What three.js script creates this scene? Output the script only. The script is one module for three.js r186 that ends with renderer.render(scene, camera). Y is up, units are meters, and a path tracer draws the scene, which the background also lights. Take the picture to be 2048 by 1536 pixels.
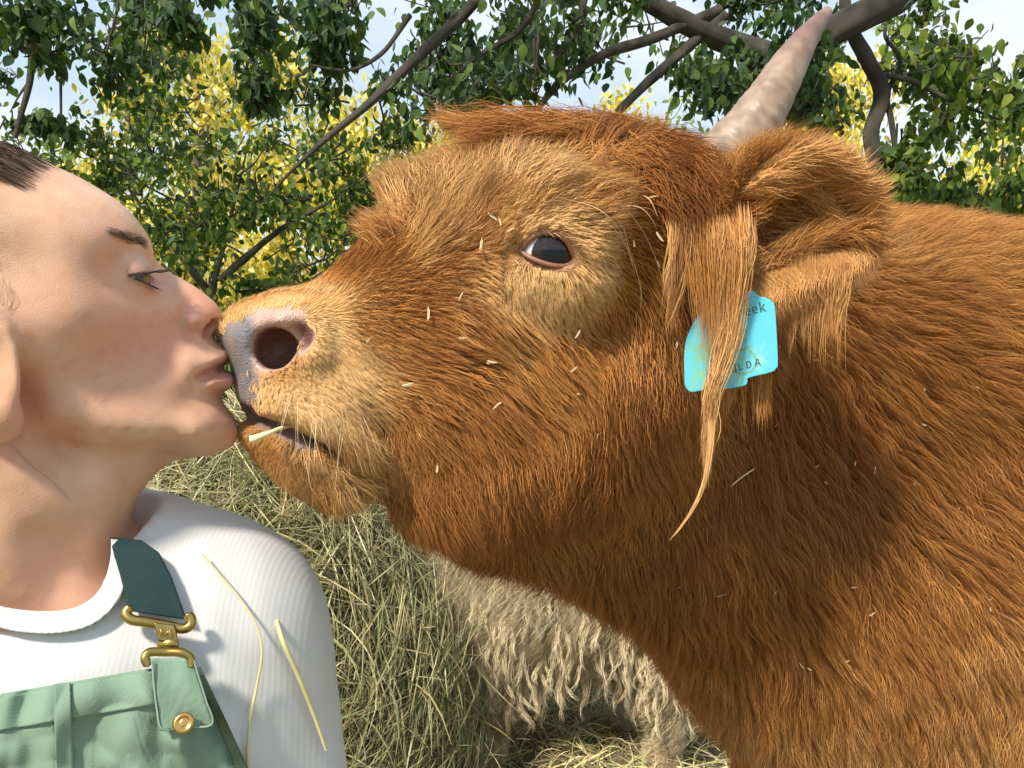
import * as THREE from 'three';
import { mergeGeometries } from 'three/addons/utils/BufferGeometryUtils.js';
import { ImprovedNoise } from 'three/addons/math/ImprovedNoise.js';

// ---------- camera, sky, sun, exposure ----------
const scene = new THREE.Scene();
const FOCAL = 1500, EYE = new THREE.Vector3(0, 1.12, 0), PITCH = -Math.atan(168 / FOCAL);
const camera = new THREE.PerspectiveCamera(2 * Math.atan(768 / FOCAL) * 180 / Math.PI, 4 / 3, 0.02, 400);
camera.position.copy(EYE); camera.rotation.set(PITCH, 0, 0); camera.updateMatrixWorld();
const renderer = new THREE.WebGLRenderer({ antialias: true });
renderer.toneMapping = THREE.LinearToneMapping;
renderer.toneMappingExposure = 1.28;
renderer.shadowMap.enabled = true;
const noiseGen = new ImprovedNoise();
const noise = (x, y, z = 0.37) => noiseGen.noise(x, y, z);
const fbm = (x, y, z = 0.5, o = 4) => { let s = 0, a = 1, n = 0; for (let i = 0; i < o; i++) { s += a * noise(x, y, z + i * 7.3); n += a; a *= 0.5; x *= 2.03; y *= 2.03; z *= 2.03; } return s / n; };
{
  const w = 1024, h = 512, data = new Float32Array(w * h * 4);
  for (let j = 0; j < h; j++) for (let i = 0; i < w; i++) {
    const el = ((j + 0.5) / h - 0.5) * Math.PI, az = (i + 0.5) / w * 2 * Math.PI, y = Math.sin(el), cx = Math.cos(el) * Math.cos(az), cz = Math.cos(el) * Math.sin(az);
    const up = Math.max(0, y), hz = Math.exp(-up * 3.2);
    let c = [0.40 + 0.27 * hz, 0.56 + 0.19 * hz, 0.76 + 0.05 * hz];
    const k = 1 / (up + 0.25), cl = THREE.MathUtils.smoothstep(fbm(cx * k * 1.3 + 4, cz * k * 1.3, 1.7, 5) + 0.12, -0.05, 0.35) * 0.75;
    c = c.map((v, n) => v * (1 - cl) + [0.82, 0.85, 0.88][n] * cl);
    if (y < 0) c = [0.3, 0.3, 0.24];
    data.set([...c, 1], (j * w + i) * 4);
  }
  const t = new THREE.DataTexture(data, w, h, THREE.RGBAFormat, THREE.FloatType);
  t.mapping = THREE.EquirectangularReflectionMapping; t.magFilter = THREE.LinearFilter; t.needsUpdate = true;
  scene.background = t; scene.environment = t;
}
const sun = new THREE.DirectionalLight(new THREE.Color(1, 0.93, 0.8), 4.3);
sun.position.set(-4.2, 9.6, 5.0); sun.target.position.set(0, 0.8, -0.8);
sun.castShadow = true; sun.shadow.radius = 12; sun.shadow.mapSize.set(2048, 2048);
Object.assign(sun.shadow.camera, { left: -9, right: 9, top: 9, bottom: -9, near: 0.5, far: 40 });
scene.add(sun, sun.target);

// ---------- helpers ----------
let seed = 7;
const rnd = () => { seed |= 0; seed = seed + 0x6D2B79F5 | 0; let t = Math.imul(seed ^ seed >>> 15, 1 | seed); t = t + Math.imul(t ^ t >>> 7, 61 | t) ^ t; return ((t ^ t >>> 14) >>> 0) / 4294967296; };
const rr = (a, b) => a + (b - a) * rnd();
const gauss = () => (rnd() + rnd() + rnd() + rnd() - 2) * 1.0;
const V3 = (x, y, z) => new THREE.Vector3(x, y, z);
const C = (r, g, b) => new THREE.Color().setRGB(r, g, b);
const clamp = (x, a, b) => x < a ? a : x > b ? b : x;
const sstep = (a, b, x) => { const t = clamp((x - a) / (b - a), 0, 1); return t * t * (3 - 2 * t); };
const mix = (a, b, t) => a + (b - a) * t;
// a place seen at photo position (px, py), that many metres in front of the camera
const at = (px, py, depth) => V3((px - 1024) / FOCAL * depth, -(py - 768) / FOCAL * depth, -depth).applyMatrix4(camera.matrixWorld);
const rayDir = (px, py) => at(px, py, 1).sub(EYE).normalize();
const taken = {};
function numbered(name) { const n = taken[name] ?? 0; taken[name] = n + 1; return n ? name + '_' + String(n).padStart(3, '0') : name; }
function tag(o, label, category, group, kind) {
  if (label) o.userData.label = label; if (category) o.userData.category = category; if (group) o.userData.group = group; if (kind) o.userData.kind = kind;
  return o;
}
function thing(name, label, category, group, pos) { const g = new THREE.Group(); g.name = numbered(name); if (pos) g.position.copy(pos); scene.add(g); return tag(g, label, category, group); }
function put(name, geo, mat, parent, kind) {
  const m = new THREE.Mesh(geo, mat); m.name = parent === scene ? numbered(name) : name; m.castShadow = m.receiveShadow = true; if (kind) m.userData.kind = kind; parent.add(m); return m;
}
// parts are computed in world places; their thing's own position is taken off
function local(geo, parent) { if (parent !== scene) geo.translate(-parent.position.x, -parent.position.y, -parent.position.z); return geo; }
const std = (o) => new THREE.MeshStandardMaterial({ side: THREE.DoubleSide, ...o });
const phys = (o) => new THREE.MeshPhysicalMaterial({ side: THREE.DoubleSide, ...o });

function scatter(name, geo, mat, list, parent) {
  const m = new THREE.InstancedMesh(geo, mat, list.length); m.name = name; m.userData.kind = 'stuff'; m.castShadow = m.receiveShadow = true;
  list.forEach((e, i) => { m.setMatrixAt(i, e.m); if (e.c) m.setColorAt(i, e.c); });
  m.position.set(-parent.position.x, -parent.position.y, -parent.position.z); parent.add(m); return m;
}
function crPoints(pts, n) { return new THREE.CatmullRomCurve3(pts, false, 'centripetal').getPoints(n); }
function tube(pts, radii, seg = 24, rad = 8, bump = 0, caps = true) {
  const c = new THREE.CatmullRomCurve3(pts, false, 'centripetal'), P = [], N = [], I = [], UV = [];
  const fr = c.computeFrenetFrames(seg, false), len = c.getLength();
  for (let i = 0; i <= seg; i++) {
    const t = i / seg, p = c.getPointAt(t), k = t * (radii.length - 1), a = Math.min(Math.floor(k), radii.length - 2), r = mix(radii[a], radii[a + 1], k - a);
    for (let j = 0; j <= rad; j++) {
      const th = j / rad * 2 * Math.PI, d = fr.normals[i].clone().multiplyScalar(Math.cos(th)).addScaledVector(fr.binormals[i], Math.sin(th));
      const q = r * (1 + bump * noise(Math.cos(th) * 1.5 + p.x * 9, Math.sin(th) * 1.5 + p.y * 9, p.z * 9));
      P.push(p.x + d.x * q, p.y + d.y * q, p.z + d.z * q); N.push(d.x, d.y, d.z); UV.push(j / rad * 2 * Math.PI * radii[0], t * len);
    }
  }
  for (let i = 0; i < seg; i++) for (let j = 0; j < rad; j++) { const a = i * (rad + 1) + j, b = a + rad + 1; I.push(a, a + 1, b, b, a + 1, b + 1); }
  if (caps) for (const [i, s] of [[0, -1], [seg, 1]]) {
    const p = c.getPointAt(i / seg), tg = c.getTangentAt(i / seg).multiplyScalar(s), q = P.length / 3, r0 = i ? radii[radii.length - 1] : radii[0];
    P.push(p.x + tg.x * r0 * 0.5, p.y + tg.y * r0 * 0.5, p.z + tg.z * r0 * 0.5); N.push(tg.x, tg.y, tg.z); UV.push(0, 0);
    for (let j = 0; j < rad; j++) { const a = i * (rad + 1) + j; s > 0 ? I.push(a, a + 1, q) : I.push(a, q, a + 1); }
  }
  const g = new THREE.BufferGeometry();
  g.setAttribute('position', new THREE.Float32BufferAttribute(P, 3)); g.setAttribute('normal', new THREE.Float32BufferAttribute(N, 3)); g.setAttribute('uv', new THREE.Float32BufferAttribute(UV, 2)); g.setIndex(I);
  return g;
}
// flat hair ribbons: every strand is a list of points, with a half width at its root
class Strands {
  constructor() { this.P = []; this.N = []; this.Cc = []; this.I = []; }
  add(pts, w, side, col) {
    const n = pts.length, base = this.P.length / 3, tg = V3(), sd = V3(), nm = V3();
    for (let i = 0; i < n; i++) {
      tg.subVectors(pts[Math.min(i + 1, n - 1)], pts[Math.max(i - 1, 0)]).normalize();
      sd.copy(side).addScaledVector(tg, -side.dot(tg)).normalize(); nm.crossVectors(sd, tg);
      const t = i / (n - 1), q = w * (t < 0.7 ? Math.min(1, 0.2 + t * 5) : Math.max(0.12, (1 - t) / 0.3));
      const p = pts[i];
      this.P.push(p.x - sd.x * q, p.y - sd.y * q, p.z - sd.z * q, p.x + sd.x * q, p.y + sd.y * q, p.z + sd.z * q);
      this.N.push(nm.x, nm.y, nm.z, nm.x, nm.y, nm.z); this.Cc.push(col.r, col.g, col.b, col.r, col.g, col.b);
      if (i < n - 1) { const a = base + i * 2; this.I.push(a, a + 1, a + 2, a + 1, a + 3, a + 2); }
    }
  }
  build() {
    const g = new THREE.BufferGeometry();
    g.setAttribute('position', new THREE.Float32BufferAttribute(this.P, 3)); g.setAttribute('normal', new THREE.Float32BufferAttribute(this.N, 3));
    g.setAttribute('color', new THREE.Float32BufferAttribute(this.Cc, 3)); g.setIndex(this.I); return g;
  }
}
const randSide = () => V3(gauss(), gauss(), gauss()).normalize();
// a lock of hair along a guide curve; strands gather towards the tip
function lock(S, guide, count, r0, r1, w, colf, frizz = 0.004, seg = 9) {
  const curve = new THREE.CatmullRomCurve3(guide, false, 'centripetal'), len = curve.getLength();
  for (let k = 0; k < count; k++) {
    const off = V3(gauss(), gauss(), gauss()), s0 = rr(0, 0.15), s1 = rr(0.6, 1), ph = rr(0, 99), pts = [];
    for (let i = 0; i <= seg; i++) {
      const t = i / seg, p = curve.getPoint(mix(s0, s1, t));
      p.addScaledVector(off, mix(r0, r1, t));
      p.x += frizz * noise(t * len * 22 + ph, ph, 1) * t; p.y += frizz * noise(t * len * 22 + ph, ph, 5) * t; p.z += frizz * noise(t * len * 22 + ph, ph, 9) * t;
      pts.push(p);
    }
    S.add(pts, w, randSide(), colf());
  }
}
// naive surface nets
function surfaceNets(f, lo, hi, h, smooth = 1) {
  const nx = Math.ceil((hi.x - lo.x) / h) + 1, ny = Math.ceil((hi.y - lo.y) / h) + 1, nz = Math.ceil((hi.z - lo.z) / h) + 1, val = new Float32Array(nx * ny * nz);
  for (let k = 0, q = 0; k < nz; k++) for (let j = 0; j < ny; j++) for (let i = 0; i < nx; i++, q++) val[q] = f(lo.x + i * h, lo.y + j * h, lo.z + k * h);
  const id = new Int32Array(nx * ny * nz).fill(-1), P = [], I = [], at3 = (i, j, k) => (k * ny + j) * nx + i;
  const cor = [[0, 0, 0], [1, 0, 0], [0, 1, 0], [1, 1, 0], [0, 0, 1], [1, 0, 1], [0, 1, 1], [1, 1, 1]], edg = [[0, 1], [2, 3], [4, 5], [6, 7], [0, 2], [1, 3], [4, 6], [5, 7], [0, 4], [1, 5], [2, 6], [3, 7]];
  const v = new Float64Array(8);
  for (let k = 0; k < nz - 1; k++) for (let j = 0; j < ny - 1; j++) for (let i = 0; i < nx - 1; i++) {
    let m = 0;
    for (let c = 0; c < 8; c++) { v[c] = val[at3(i + cor[c][0], j + cor[c][1], k + cor[c][2])]; if (v[c] < 0) m |= 1 << c; }
    if (m === 0 || m === 255) continue;
    let x = 0, y = 0, z = 0, n = 0;
    for (const [a, b] of edg) { if ((v[a] < 0) === (v[b] < 0)) continue; const t = v[a] / (v[a] - v[b]); x += mix(cor[a][0], cor[b][0], t); y += mix(cor[a][1], cor[b][1], t); z += mix(cor[a][2], cor[b][2], t); n++; }
    id[at3(i, j, k)] = P.length / 3; P.push(lo.x + (i + x / n) * h, lo.y + (j + y / n) * h, lo.z + (k + z / n) * h);
  }
  const quad = (a, b, c, d, flip) => { if (a < 0 || b < 0 || c < 0 || d < 0) return; flip ? I.push(a, c, b, a, d, c) : I.push(a, b, c, a, c, d); };
  for (let k = 1; k < nz - 1; k++) for (let j = 1; j < ny - 1; j++) for (let i = 1; i < nx - 1; i++) {
    const s = val[at3(i, j, k)] < 0;
    if (s !== val[at3(i + 1, j, k)] < 0) quad(id[at3(i, j - 1, k - 1)], id[at3(i, j, k - 1)], id[at3(i, j, k)], id[at3(i, j - 1, k)], !s);
    if (s !== val[at3(i, j + 1, k)] < 0) quad(id[at3(i - 1, j, k - 1)], id[at3(i - 1, j, k)], id[at3(i, j, k)], id[at3(i, j, k - 1)], !s);
    if (s !== val[at3(i, j, k + 1)] < 0) quad(id[at3(i - 1, j - 1, k)], id[at3(i, j - 1, k)], id[at3(i, j, k)], id[at3(i - 1, j, k)], !s);
  }
  const n = P.length / 3;
  for (let it = 0; it < smooth; it++) {
    const S = new Float64Array(n * 3), K = new Uint16Array(n);
    for (let t = 0; t < I.length; t += 3) for (let e = 0; e < 3; e++) { const a = I[t + e], b = I[t + (e + 1) % 3]; for (let c = 0; c < 3; c++) { S[a * 3 + c] += P[b * 3 + c]; S[b * 3 + c] += P[a * 3 + c]; } K[a]++; K[b]++; }
    for (let a = 0; a < n; a++) if (K[a]) for (let c = 0; c < 3; c++) P[a * 3 + c] = mix(P[a * 3 + c], S[a * 3 + c] / K[a], 0.5);
  }
  const g = new THREE.BufferGeometry();
  g.setAttribute('position', new THREE.Float32BufferAttribute(P, 3)); g.setIndex(I); g.computeVertexNormals(); return g;
}
function paint(g, fn) { const p = g.attributes.position, n = g.attributes.normal, c = new Float32Array(p.count * 3), v = V3(), nn = V3(); for (let i = 0; i < p.count; i++) { v.fromBufferAttribute(p, i); nn.fromBufferAttribute(n, i); const k = fn(v, nn); c[i * 3] = k[0]; c[i * 3 + 1] = k[1]; c[i * 3 + 2] = k[2]; } g.setAttribute('color', new THREE.BufferAttribute(c, 3)); return g; }
const smin = (a, b, k) => { const h = Math.max(k - Math.abs(a - b), 0) / k; return Math.min(a, b) - h * h * k * 0.25; };
const smax = (a, b, k) => -smin(-a, -b, k);
function cone(a, b, ra, rb) { const d = V3().subVectors(b, a), l2 = d.lengthSq(); return (x, y, z) => { const px = x - a.x, py = y - a.y, pz = z - a.z, t = clamp((px * d.x + py * d.y + pz * d.z) / l2, 0, 1); return Math.hypot(px - d.x * t, py - d.y * t, pz - d.z * t) - mix(ra, rb, t); }; }
function ball(c, rx, ry, rz) { return (x, y, z) => { const k = Math.hypot((x - c.x) / rx, (y - c.y) / ry, (z - c.z) / rz); return (k - 1) * Math.min(rx, ry, rz); }; }
function march(f, px, py, from = 0.2, to = 3) {
  const d = rayDir(px, py); let t = from;
  for (let i = 0; i < 600 && t < to; i++) { const v = f(EYE.x + d.x * t, EYE.y + d.y * t, EYE.z + d.z * t); if (v < 0.0004) break; t += Math.max(0.0004, v * 0.45); }
  return V3(EYE.x + d.x * t, EYE.y + d.y * t, EYE.z + d.z * t);
}
// the upright plane through both noses: u along the heads, v up, w towards the camera
const TOUCH = at(455, 735, 0.467), FW = V3(EYE.x - TOUCH.x, 0, EYE.z - TOUCH.z).normalize(), FV = V3(0, 1, 0), FU = V3().crossVectors(FV, FW);
const toFrame = (x, y, z) => { x -= TOUCH.x; y -= TOUCH.y; z -= TOUCH.z; return [x * FU.x + z * FU.z, y, x * FW.x + z * FW.z]; };
const fromFrame = (u, v, w) => V3(TOUCH.x + FU.x * u + FW.x * w, TOUCH.y + v, TOUCH.z + FU.z * u + FW.z * w);
function uv(px, py, w = 0) { const d = rayDir(px, py), o = toFrame(EYE.x, EYE.y, EYE.z), k = [d.dot(FU), d.y, d.dot(FW)], t = (w - o[2]) / k[2]; return [o[0] + k[0] * t, o[1] + k[1] * t]; }
function polyDist(poly, u, v) {
  let best = 1e9, inside = false;
  for (let i = 0, j = poly.length - 1; i < poly.length; j = i++) {
    const [ax, ay] = poly[j], [bx, by] = poly[i], ex = bx - ax, ey = by - ay, t = clamp(((u - ax) * ex + (v - ay) * ey) / (ex * ex + ey * ey), 0, 1), dx = u - ax - ex * t, dy = v - ay - ey * t;
    best = Math.min(best, dx * dx + dy * dy); if ((ay > v) !== (by > v) && u < ax + (v - ay) / (by - ay) * ex) inside = !inside;
  }
  return (inside ? 1 : -1) * Math.sqrt(best);
}
function lineDist(line, u, v) { let best = 1e9; for (let i = 0; i + 1 < line.length; i++) { const [ax, ay] = line[i], ex = line[i + 1][0] - ax, ey = line[i + 1][1] - ay, t = clamp(((u - ax) * ex + (v - ay) * ey) / (ex * ex + ey * ey), 0, 1); best = Math.min(best, Math.hypot(u - ax - ex * t, v - ay - ey * t)); } return best; }
// a rounded body over an outline: half widths and edge roundings from control places, then bumps and furrows
class Rounded {
  constructor(outline, ctrl, bumps, h = 0.003) {
    const cr = new THREE.CatmullRomCurve3(outline.map(([x, y]) => { const q = uv(x, y); return V3(q[0], q[1], 0); }), true, 'centripetal').getPoints(outline.length * 5);
    cr.pop(); this.poly = cr.map((p) => [p.x, p.y]);
    let lo = [9, 9], hi = [-9, -9]; for (const p of this.poly) for (let c = 0; c < 2; c++) { lo[c] = Math.min(lo[c], p[c]); hi[c] = Math.max(hi[c], p[c]); }
    this.lo = lo.map((x) => x - 0.05); this.hi = hi.map((x) => x + 0.05); this.h = h;
    this.nx = Math.ceil((this.hi[0] - this.lo[0]) / h) + 1; this.ny = Math.ceil((this.hi[1] - this.lo[1]) / h) + 1;
    const n = this.nx * this.ny; this.D = new Float32Array(n); this.W = new Float32Array(n); this.R = new Float32Array(n); this.B = new Float32Array(n);
    const cs = ctrl.map(([x, y, W, R]) => [...uv(x, y, 0), W, R]), bs = bumps.map((b) => ({ line: b.at.map(([x, y]) => uv(x, y, b.w ?? 0)), s: b.s, a: b.a }));
    for (let j = 0, q = 0; j < this.ny; j++) for (let i = 0; i < this.nx; i++, q++) {
      const u = this.lo[0] + i * h, v = this.lo[1] + j * h; this.D[q] = polyDist(this.poly, u, v);
      let sw = 0, W = 0, R = 0; for (const c of cs) { const d2 = (u - c[0]) ** 2 + (v - c[1]) ** 2 + 2e-5, k = 1 / (d2 * d2); sw += k; W += k * c[2]; R += k * c[3]; }
      this.W[q] = W / sw; this.R[q] = R / sw;
      let b = 0; for (const e of bs) { const d = e.line.length > 1 ? lineDist(e.line, u, v) : Math.hypot(u - e.line[0][0], v - e.line[0][1]); if (d < e.s * 3) b += e.a * Math.exp(-d * d / (e.s * e.s)); }
      this.B[q] = b;
    }
    const blur = (A, n) => { for (let it = 0; it < n; it++) { const B = A.slice(); for (let j = 1; j < this.ny - 1; j++) for (let i = 1; i < this.nx - 1; i++) { const q = j * this.nx + i; A[q] = (B[q] * 2 + B[q - 1] + B[q + 1] + B[q - this.nx] + B[q + this.nx]) / 6; } } return A; };
    for (const A of [this.W, this.R]) { blur(A, 6); const S = blur(A.slice(), 70); for (let q = 0; q < n; q++) A[q] = mix(A[q], S[q], sstep(0.012, 0.032, this.D[q])); }
  }
  f(u, v, w) {
    const gu = (u - this.lo[0]) / this.h, gv = (v - this.lo[1]) / this.h;
    if (gu < 0 || gv < 0 || gu >= this.nx - 1 || gv >= this.ny - 1) { const ox = Math.max(this.lo[0] - u, u - this.hi[0], 0), oy = Math.max(this.lo[1] - v, v - this.hi[1], 0); return Math.hypot(ox, oy, Math.max(0, Math.abs(w) - 0.09)) + 0.03; }
    const i = Math.floor(gu), j = Math.floor(gv), a = gu - i, b = gv - j, q = j * this.nx + i, L = (A) => mix(mix(A[q], A[q + 1], a), mix(A[q + this.nx], A[q + this.nx + 1], a), b);
    const W = L(this.W), R = L(this.R), t = Math.max(0, 1 - L(this.D) / R);
    return (Math.hypot(t, w / W) - 1) * Math.min(R, W) - L(this.B) * Math.min(1, Math.abs(w) / 0.006);
  }
}
// noise pictures for fine grain; they carry colour and relief only
function grain(n, fn, srgb = false) {
  const d = new Uint8Array(n * n * 4); for (let j = 0; j < n; j++) for (let i = 0; i < n; i++) { const c = fn(i / n, j / n); for (let k = 0; k < 3; k++) d[(j * n + i) * 4 + k] = clamp(Math.round(c[k] * 255), 0, 255); d[(j * n + i) * 4 + 3] = 255; }
  const t = new THREE.DataTexture(d, n, n); t.wrapS = t.wrapT = THREE.RepeatWrapping; t.magFilter = THREE.LinearFilter; if (srgb) t.colorSpace = THREE.SRGBColorSpace; t.needsUpdate = true; return t;
}
const tileNoise = (x, y, f, z) => { const a = x * 2 * Math.PI, b = y * 2 * Math.PI; return fbm(Math.cos(a) * f + z, Math.sin(a) * f + Math.cos(b) * f, Math.sin(b) * f + z, 3); };

// ---------- ground ----------
{
  const g = new THREE.PlaneGeometry(300, 300, 120, 120).rotateX(-Math.PI / 2), p = g.attributes.position, col = new Float32Array(p.count * 3);
  for (let i = 0; i < p.count; i++) {
    const x = p.getX(i), z = p.getZ(i), r = Math.hypot(x, z + 1); p.setY(i, (fbm(x * 0.05, z * 0.05, 2) * 0.8 + Math.max(0, r - 12) * 0.02) * sstep(4, 14, r));
    const k = clamp(0.5 + fbm(x * 0.3, z * 0.3, 8) * 1.2, 0, 1), m = sstep(3, 6, r + fbm(x * 0.7, z * 0.7, 3) * 3);
    col.set([mix(mix(0.16, 0.24, k), mix(0.1, 0.17, k), m), mix(mix(0.12, 0.18, k), mix(0.14, 0.19, k), m), mix(mix(0.07, 0.1, k), mix(0.035, 0.06, k), m)], i * 3);
  }
  g.setAttribute('color', new THREE.BufferAttribute(col, 3)); g.computeVertexNormals();
  const m = put('ground', g, std({ vertexColors: true, roughness: 1 }), scene); m.userData.kind = 'structure';
}

// ---------- the red cow ----------
const FUR_DARK = [0.26, 0.082, 0.02], FUR_MID = [0.55, 0.245, 0.07], FUR_PALE = [0.89, 0.61, 0.29];
const furTone = (t) => { t = clamp(t, 0, 1); return t < 0.5 ? FUR_DARK.map((c, i) => mix(c, FUR_MID[i], t * 2)) : FUR_MID.map((c, i) => mix(c, FUR_PALE[i], t * 2 - 1)); };
const cowHead = new Rounded(
  [[443, 655], [470, 634], [520, 612], [580, 596], [640, 578], [720, 530], [800, 465], [880, 405], [950, 365], [1050, 342], [1200, 335], [1330, 345], [1410, 390], [1440, 480], [1420, 650], [1350, 800], [1230, 920], [1080, 990], [940, 1015], [860, 1000], [800, 955], [745, 945], [690, 972], [630, 980], [570, 962], [522, 925], [494, 888], [480, 858], [496, 842], [478, 828], [470, 790], [464, 745], [447, 705], [438, 680]],
  [[450, 690, 0.036, 0.022], [480, 640, 0.038, 0.02], [560, 620, 0.047, 0.022], [550, 690, 0.057, 0.03], [490, 790, 0.042, 0.025], [560, 790, 0.056, 0.035], [640, 830, 0.060, 0.04], [520, 890, 0.034, 0.03], [600, 940, 0.043, 0.035], [700, 940, 0.048, 0.035], [640, 640, 0.05, 0.025], [750, 545, 0.05, 0.03], [740, 700, 0.060, 0.06], [800, 800, 0.062, 0.06], [900, 600, 0.07, 0.05], [900, 450, 0.07, 0.035], [1080, 500, 0.096, 0.045], [1000, 345, 0.085, 0.035], [1150, 350, 0.09, 0.04], [1300, 370, 0.08, 0.05], [950, 920, 0.062, 0.05], [1130, 750, 0.082, 0.08], [1080, 900, 0.068, 0.06], [1350, 600, 0.068, 0.07], [1250, 480, 0.09, 0.06]],
  [
    { at: [[478, 845], [520, 848], [565, 855], [620, 872], [680, 900], [730, 930]], w: 0.05, s: 0.0045, a: -0.016 },
    { at: [[560, 815], [630, 845], [700, 885]], w: 0.055, s: 0.012, a: 0.004 },
    { at: [[1095, 500]], w: 0.095, s: 0.03, a: 0.006 },
    { at: [[1040, 420], [1100, 412], [1170, 430]], w: 0.095, s: 0.02, a: 0.008 },
    { at: [[1060, 570], [1120, 590], [1190, 570]], w: 0.095, s: 0.022, a: 0.009 },
    { at: [[1000, 520], [960, 560]], w: 0.085, s: 0.02, a: -0.003 },
    { at: [[1230, 560], [1240, 640]], w: 0.09, s: 0.02, a: -0.006 },
    { at: [[500, 640], [560, 622], [610, 640], [625, 690]], w: 0.05, s: 0.012, a: 0.005 },
    { at: [[760, 860], [800, 920], [800, 960]], w: 0.05, s: 0.018, a: -0.012 },
    { at: [[830, 640], [900, 700], [1000, 760]], w: 0.07, s: 0.03, a: 0.004 },
  ]);
const onPlane = (px, py, w) => { const q = uv(px, py, w); return fromFrame(q[0], q[1], w); };
const nostrilA = cone(onPlane(528, 690, 0.062), onPlane(560, 700, 0.03), 0.0105, 0.013), nostrilB = cone(onPlane(545, 692, 0.064), onPlane(598, 672, 0.052), 0.0105, 0.008), nostrilC = cone(onPlane(598, 670, 0.058), onPlane(608, 632, 0.058), 0.0065, 0.004);
const eyeAlmond = [[1043, 501], [1058, 482], [1082, 467], [1110, 467], [1131, 481], [1143, 503], [1148, 521], [1130, 531], [1100, 529], [1070, 519], [1052, 509]];
const onPlane0 = (px, py, w) => { const q = uv(px, py, w); return fromFrame(q[0], q[1], w); }, EYE_C = onPlane0(1098, 502, 0.080), EYE_R = 0.0215;
function onBall(px, py, c, r) { const d = rayDir(px, py), o = EYE.clone().sub(c), b = o.dot(d), k = b * b - o.lengthSq() + r * r; return EYE.clone().addScaledVector(d, -b - Math.sqrt(Math.max(0, k))); }
const eyeRing = eyeAlmond.map(([x, y]) => onBall(x, y, EYE_C, EYE_R + 0.001)), almondUV = eyeRing.map((p) => toFrame(p.x, p.y, p.z).slice(0, 2));
const P0 = fromFrame(...uv(1340, 560), -0.035), P1 = fromFrame(...uv(1180, 880), -0.03), SH = V3(0.44, 0.935, -0.90);
const cowBodyParts = [
  [cone(P0, V3(0.38, 1.0, -0.92), 0.066, 0.19), 0.045], [cone(P1, V3(0.30, 0.86, -0.84), 0.06, 0.165), 0.055], [cone(V3(0.36, 1.0, -0.9), V3(0.56, 0.95, -1.0), 0.19, 0.24), 0.1],
  [cone(fromFrame(...uv(930, 965), -0.005), V3(0.265, 0.835, -0.79), 0.022, 0.105), 0.05], [ball(V3(0.325, 0.80, -0.80), 0.135, 0.19, 0.145), 0.08], [cone(V3(0.45, 0.80, -0.80), V3(0.44, 0.56, -0.79), 0.14, 0.08), 0.07], [cone(V3(0.44, 0.56, -0.79), V3(0.43, 0.30, -0.77), 0.075, 0.045), 0.04], [cone(V3(0.43, 0.30, -0.77), V3(0.44, 0.05, -0.78), 0.042, 0.048), 0.03],
  [cone(V3(0.42, 0.70, -1.06), V3(0.40, 0.30, -1.05), 0.1, 0.045), 0.05], [cone(V3(0.40, 0.30, -1.05), V3(0.41, 0.05, -1.05), 0.042, 0.048), 0.03],
  [cone(V3(0.56, 0.93, -1.0), V3(1.45, 0.90, -1.38), 0.24, 0.27), 0.12],
  [cone(V3(1.5, 0.85, -1.25), V3(1.46, 0.42, -1.22), 0.16, 0.07), 0.06], [cone(V3(1.46, 0.42, -1.22), V3(1.5, 0.05, -1.22), 0.06, 0.05), 0.03], [cone(V3(1.46, 0.85, -1.5), V3(1.44, 0.42, -1.5), 0.16, 0.07), 0.06], [cone(V3(1.44, 0.42, -1.5), V3(1.46, 0.05, -1.5), 0.06, 0.05), 0.03],
];
function cowF(x, y, z) {
  const [u, v, w] = toFrame(x, y, z); let f = cowHead.f(u, v, w);
  for (const [g, k] of cowBodyParts) f = smin(f, g(x, y, z), k);
  if (u < 0.2) { f = smax(f, -nostrilA(x, y, z), 0.006); f = smax(f, -nostrilB(x, y, z), 0.006); f = smax(f, -nostrilC(x, y, z), 0.004); }
  if (u > 0.15 && u < 0.3 && w > 0.05) f = Math.max(f, Math.min(polyDist(almondUV, u, v), w - 0.06));
  return f;
}
const cow = thing('shaggy_cow', 'shaggy red-brown cow with a horn, stretching its nose to the person', 'cow', null, V3(0.7, 0, -1.0));
const cowFine = surfaceNets((u, v, w) => { const p = fromFrame(u, v, w); return cowF(p.x, p.y, p.z); }, V3(-0.03, -0.14, -0.125), V3(0.40, 0.26, 0.135), 0.0034, 1);
{ const p = cowFine.attributes.position; for (let i = 0; i < p.count; i++) { const q = fromFrame(p.getX(i), p.getY(i), p.getZ(i)); p.setXYZ(i, q.x, q.y, q.z); } cowFine.computeVertexNormals(); }
const cowCoarse = surfaceNets((x, y, z) => { const [u, v, w] = toFrame(x, y, z); return Math.max(cowF(x, y, z), -Math.max(Math.abs(u - 0.165) - 0.21, Math.abs(v - 0.06) - 0.19, Math.abs(w) - 0.3)); }, V3(-0.15, -0.02, -1.72), V3(1.8, 1.4, -0.36), 0.016, 1);
const nosePad = [[445, 650], [490, 628], [508, 650], [500, 690], [505, 750], [516, 830], [480, 842], [455, 800], [430, 700]].map(([x, y]) => uv(x, y, 0.02));
const leather = [[470, 634], [520, 612], [580, 604], [618, 618], [628, 655], [612, 690], [580, 715], [560, 735], [530, 752], [522, 790], [520, 832], [490, 838], [478, 700]].map(([x, y]) => uv(x, y, 0.052));
const lipLine = [[485, 848], [560, 860], [620, 885]].map(([x, y]) => uv(x, y, 0.05));
const holeDist = (p) => Math.min(nostrilA(p.x, p.y, p.z), nostrilB(p.x, p.y, p.z), nostrilC(p.x, p.y, p.z));
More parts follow.
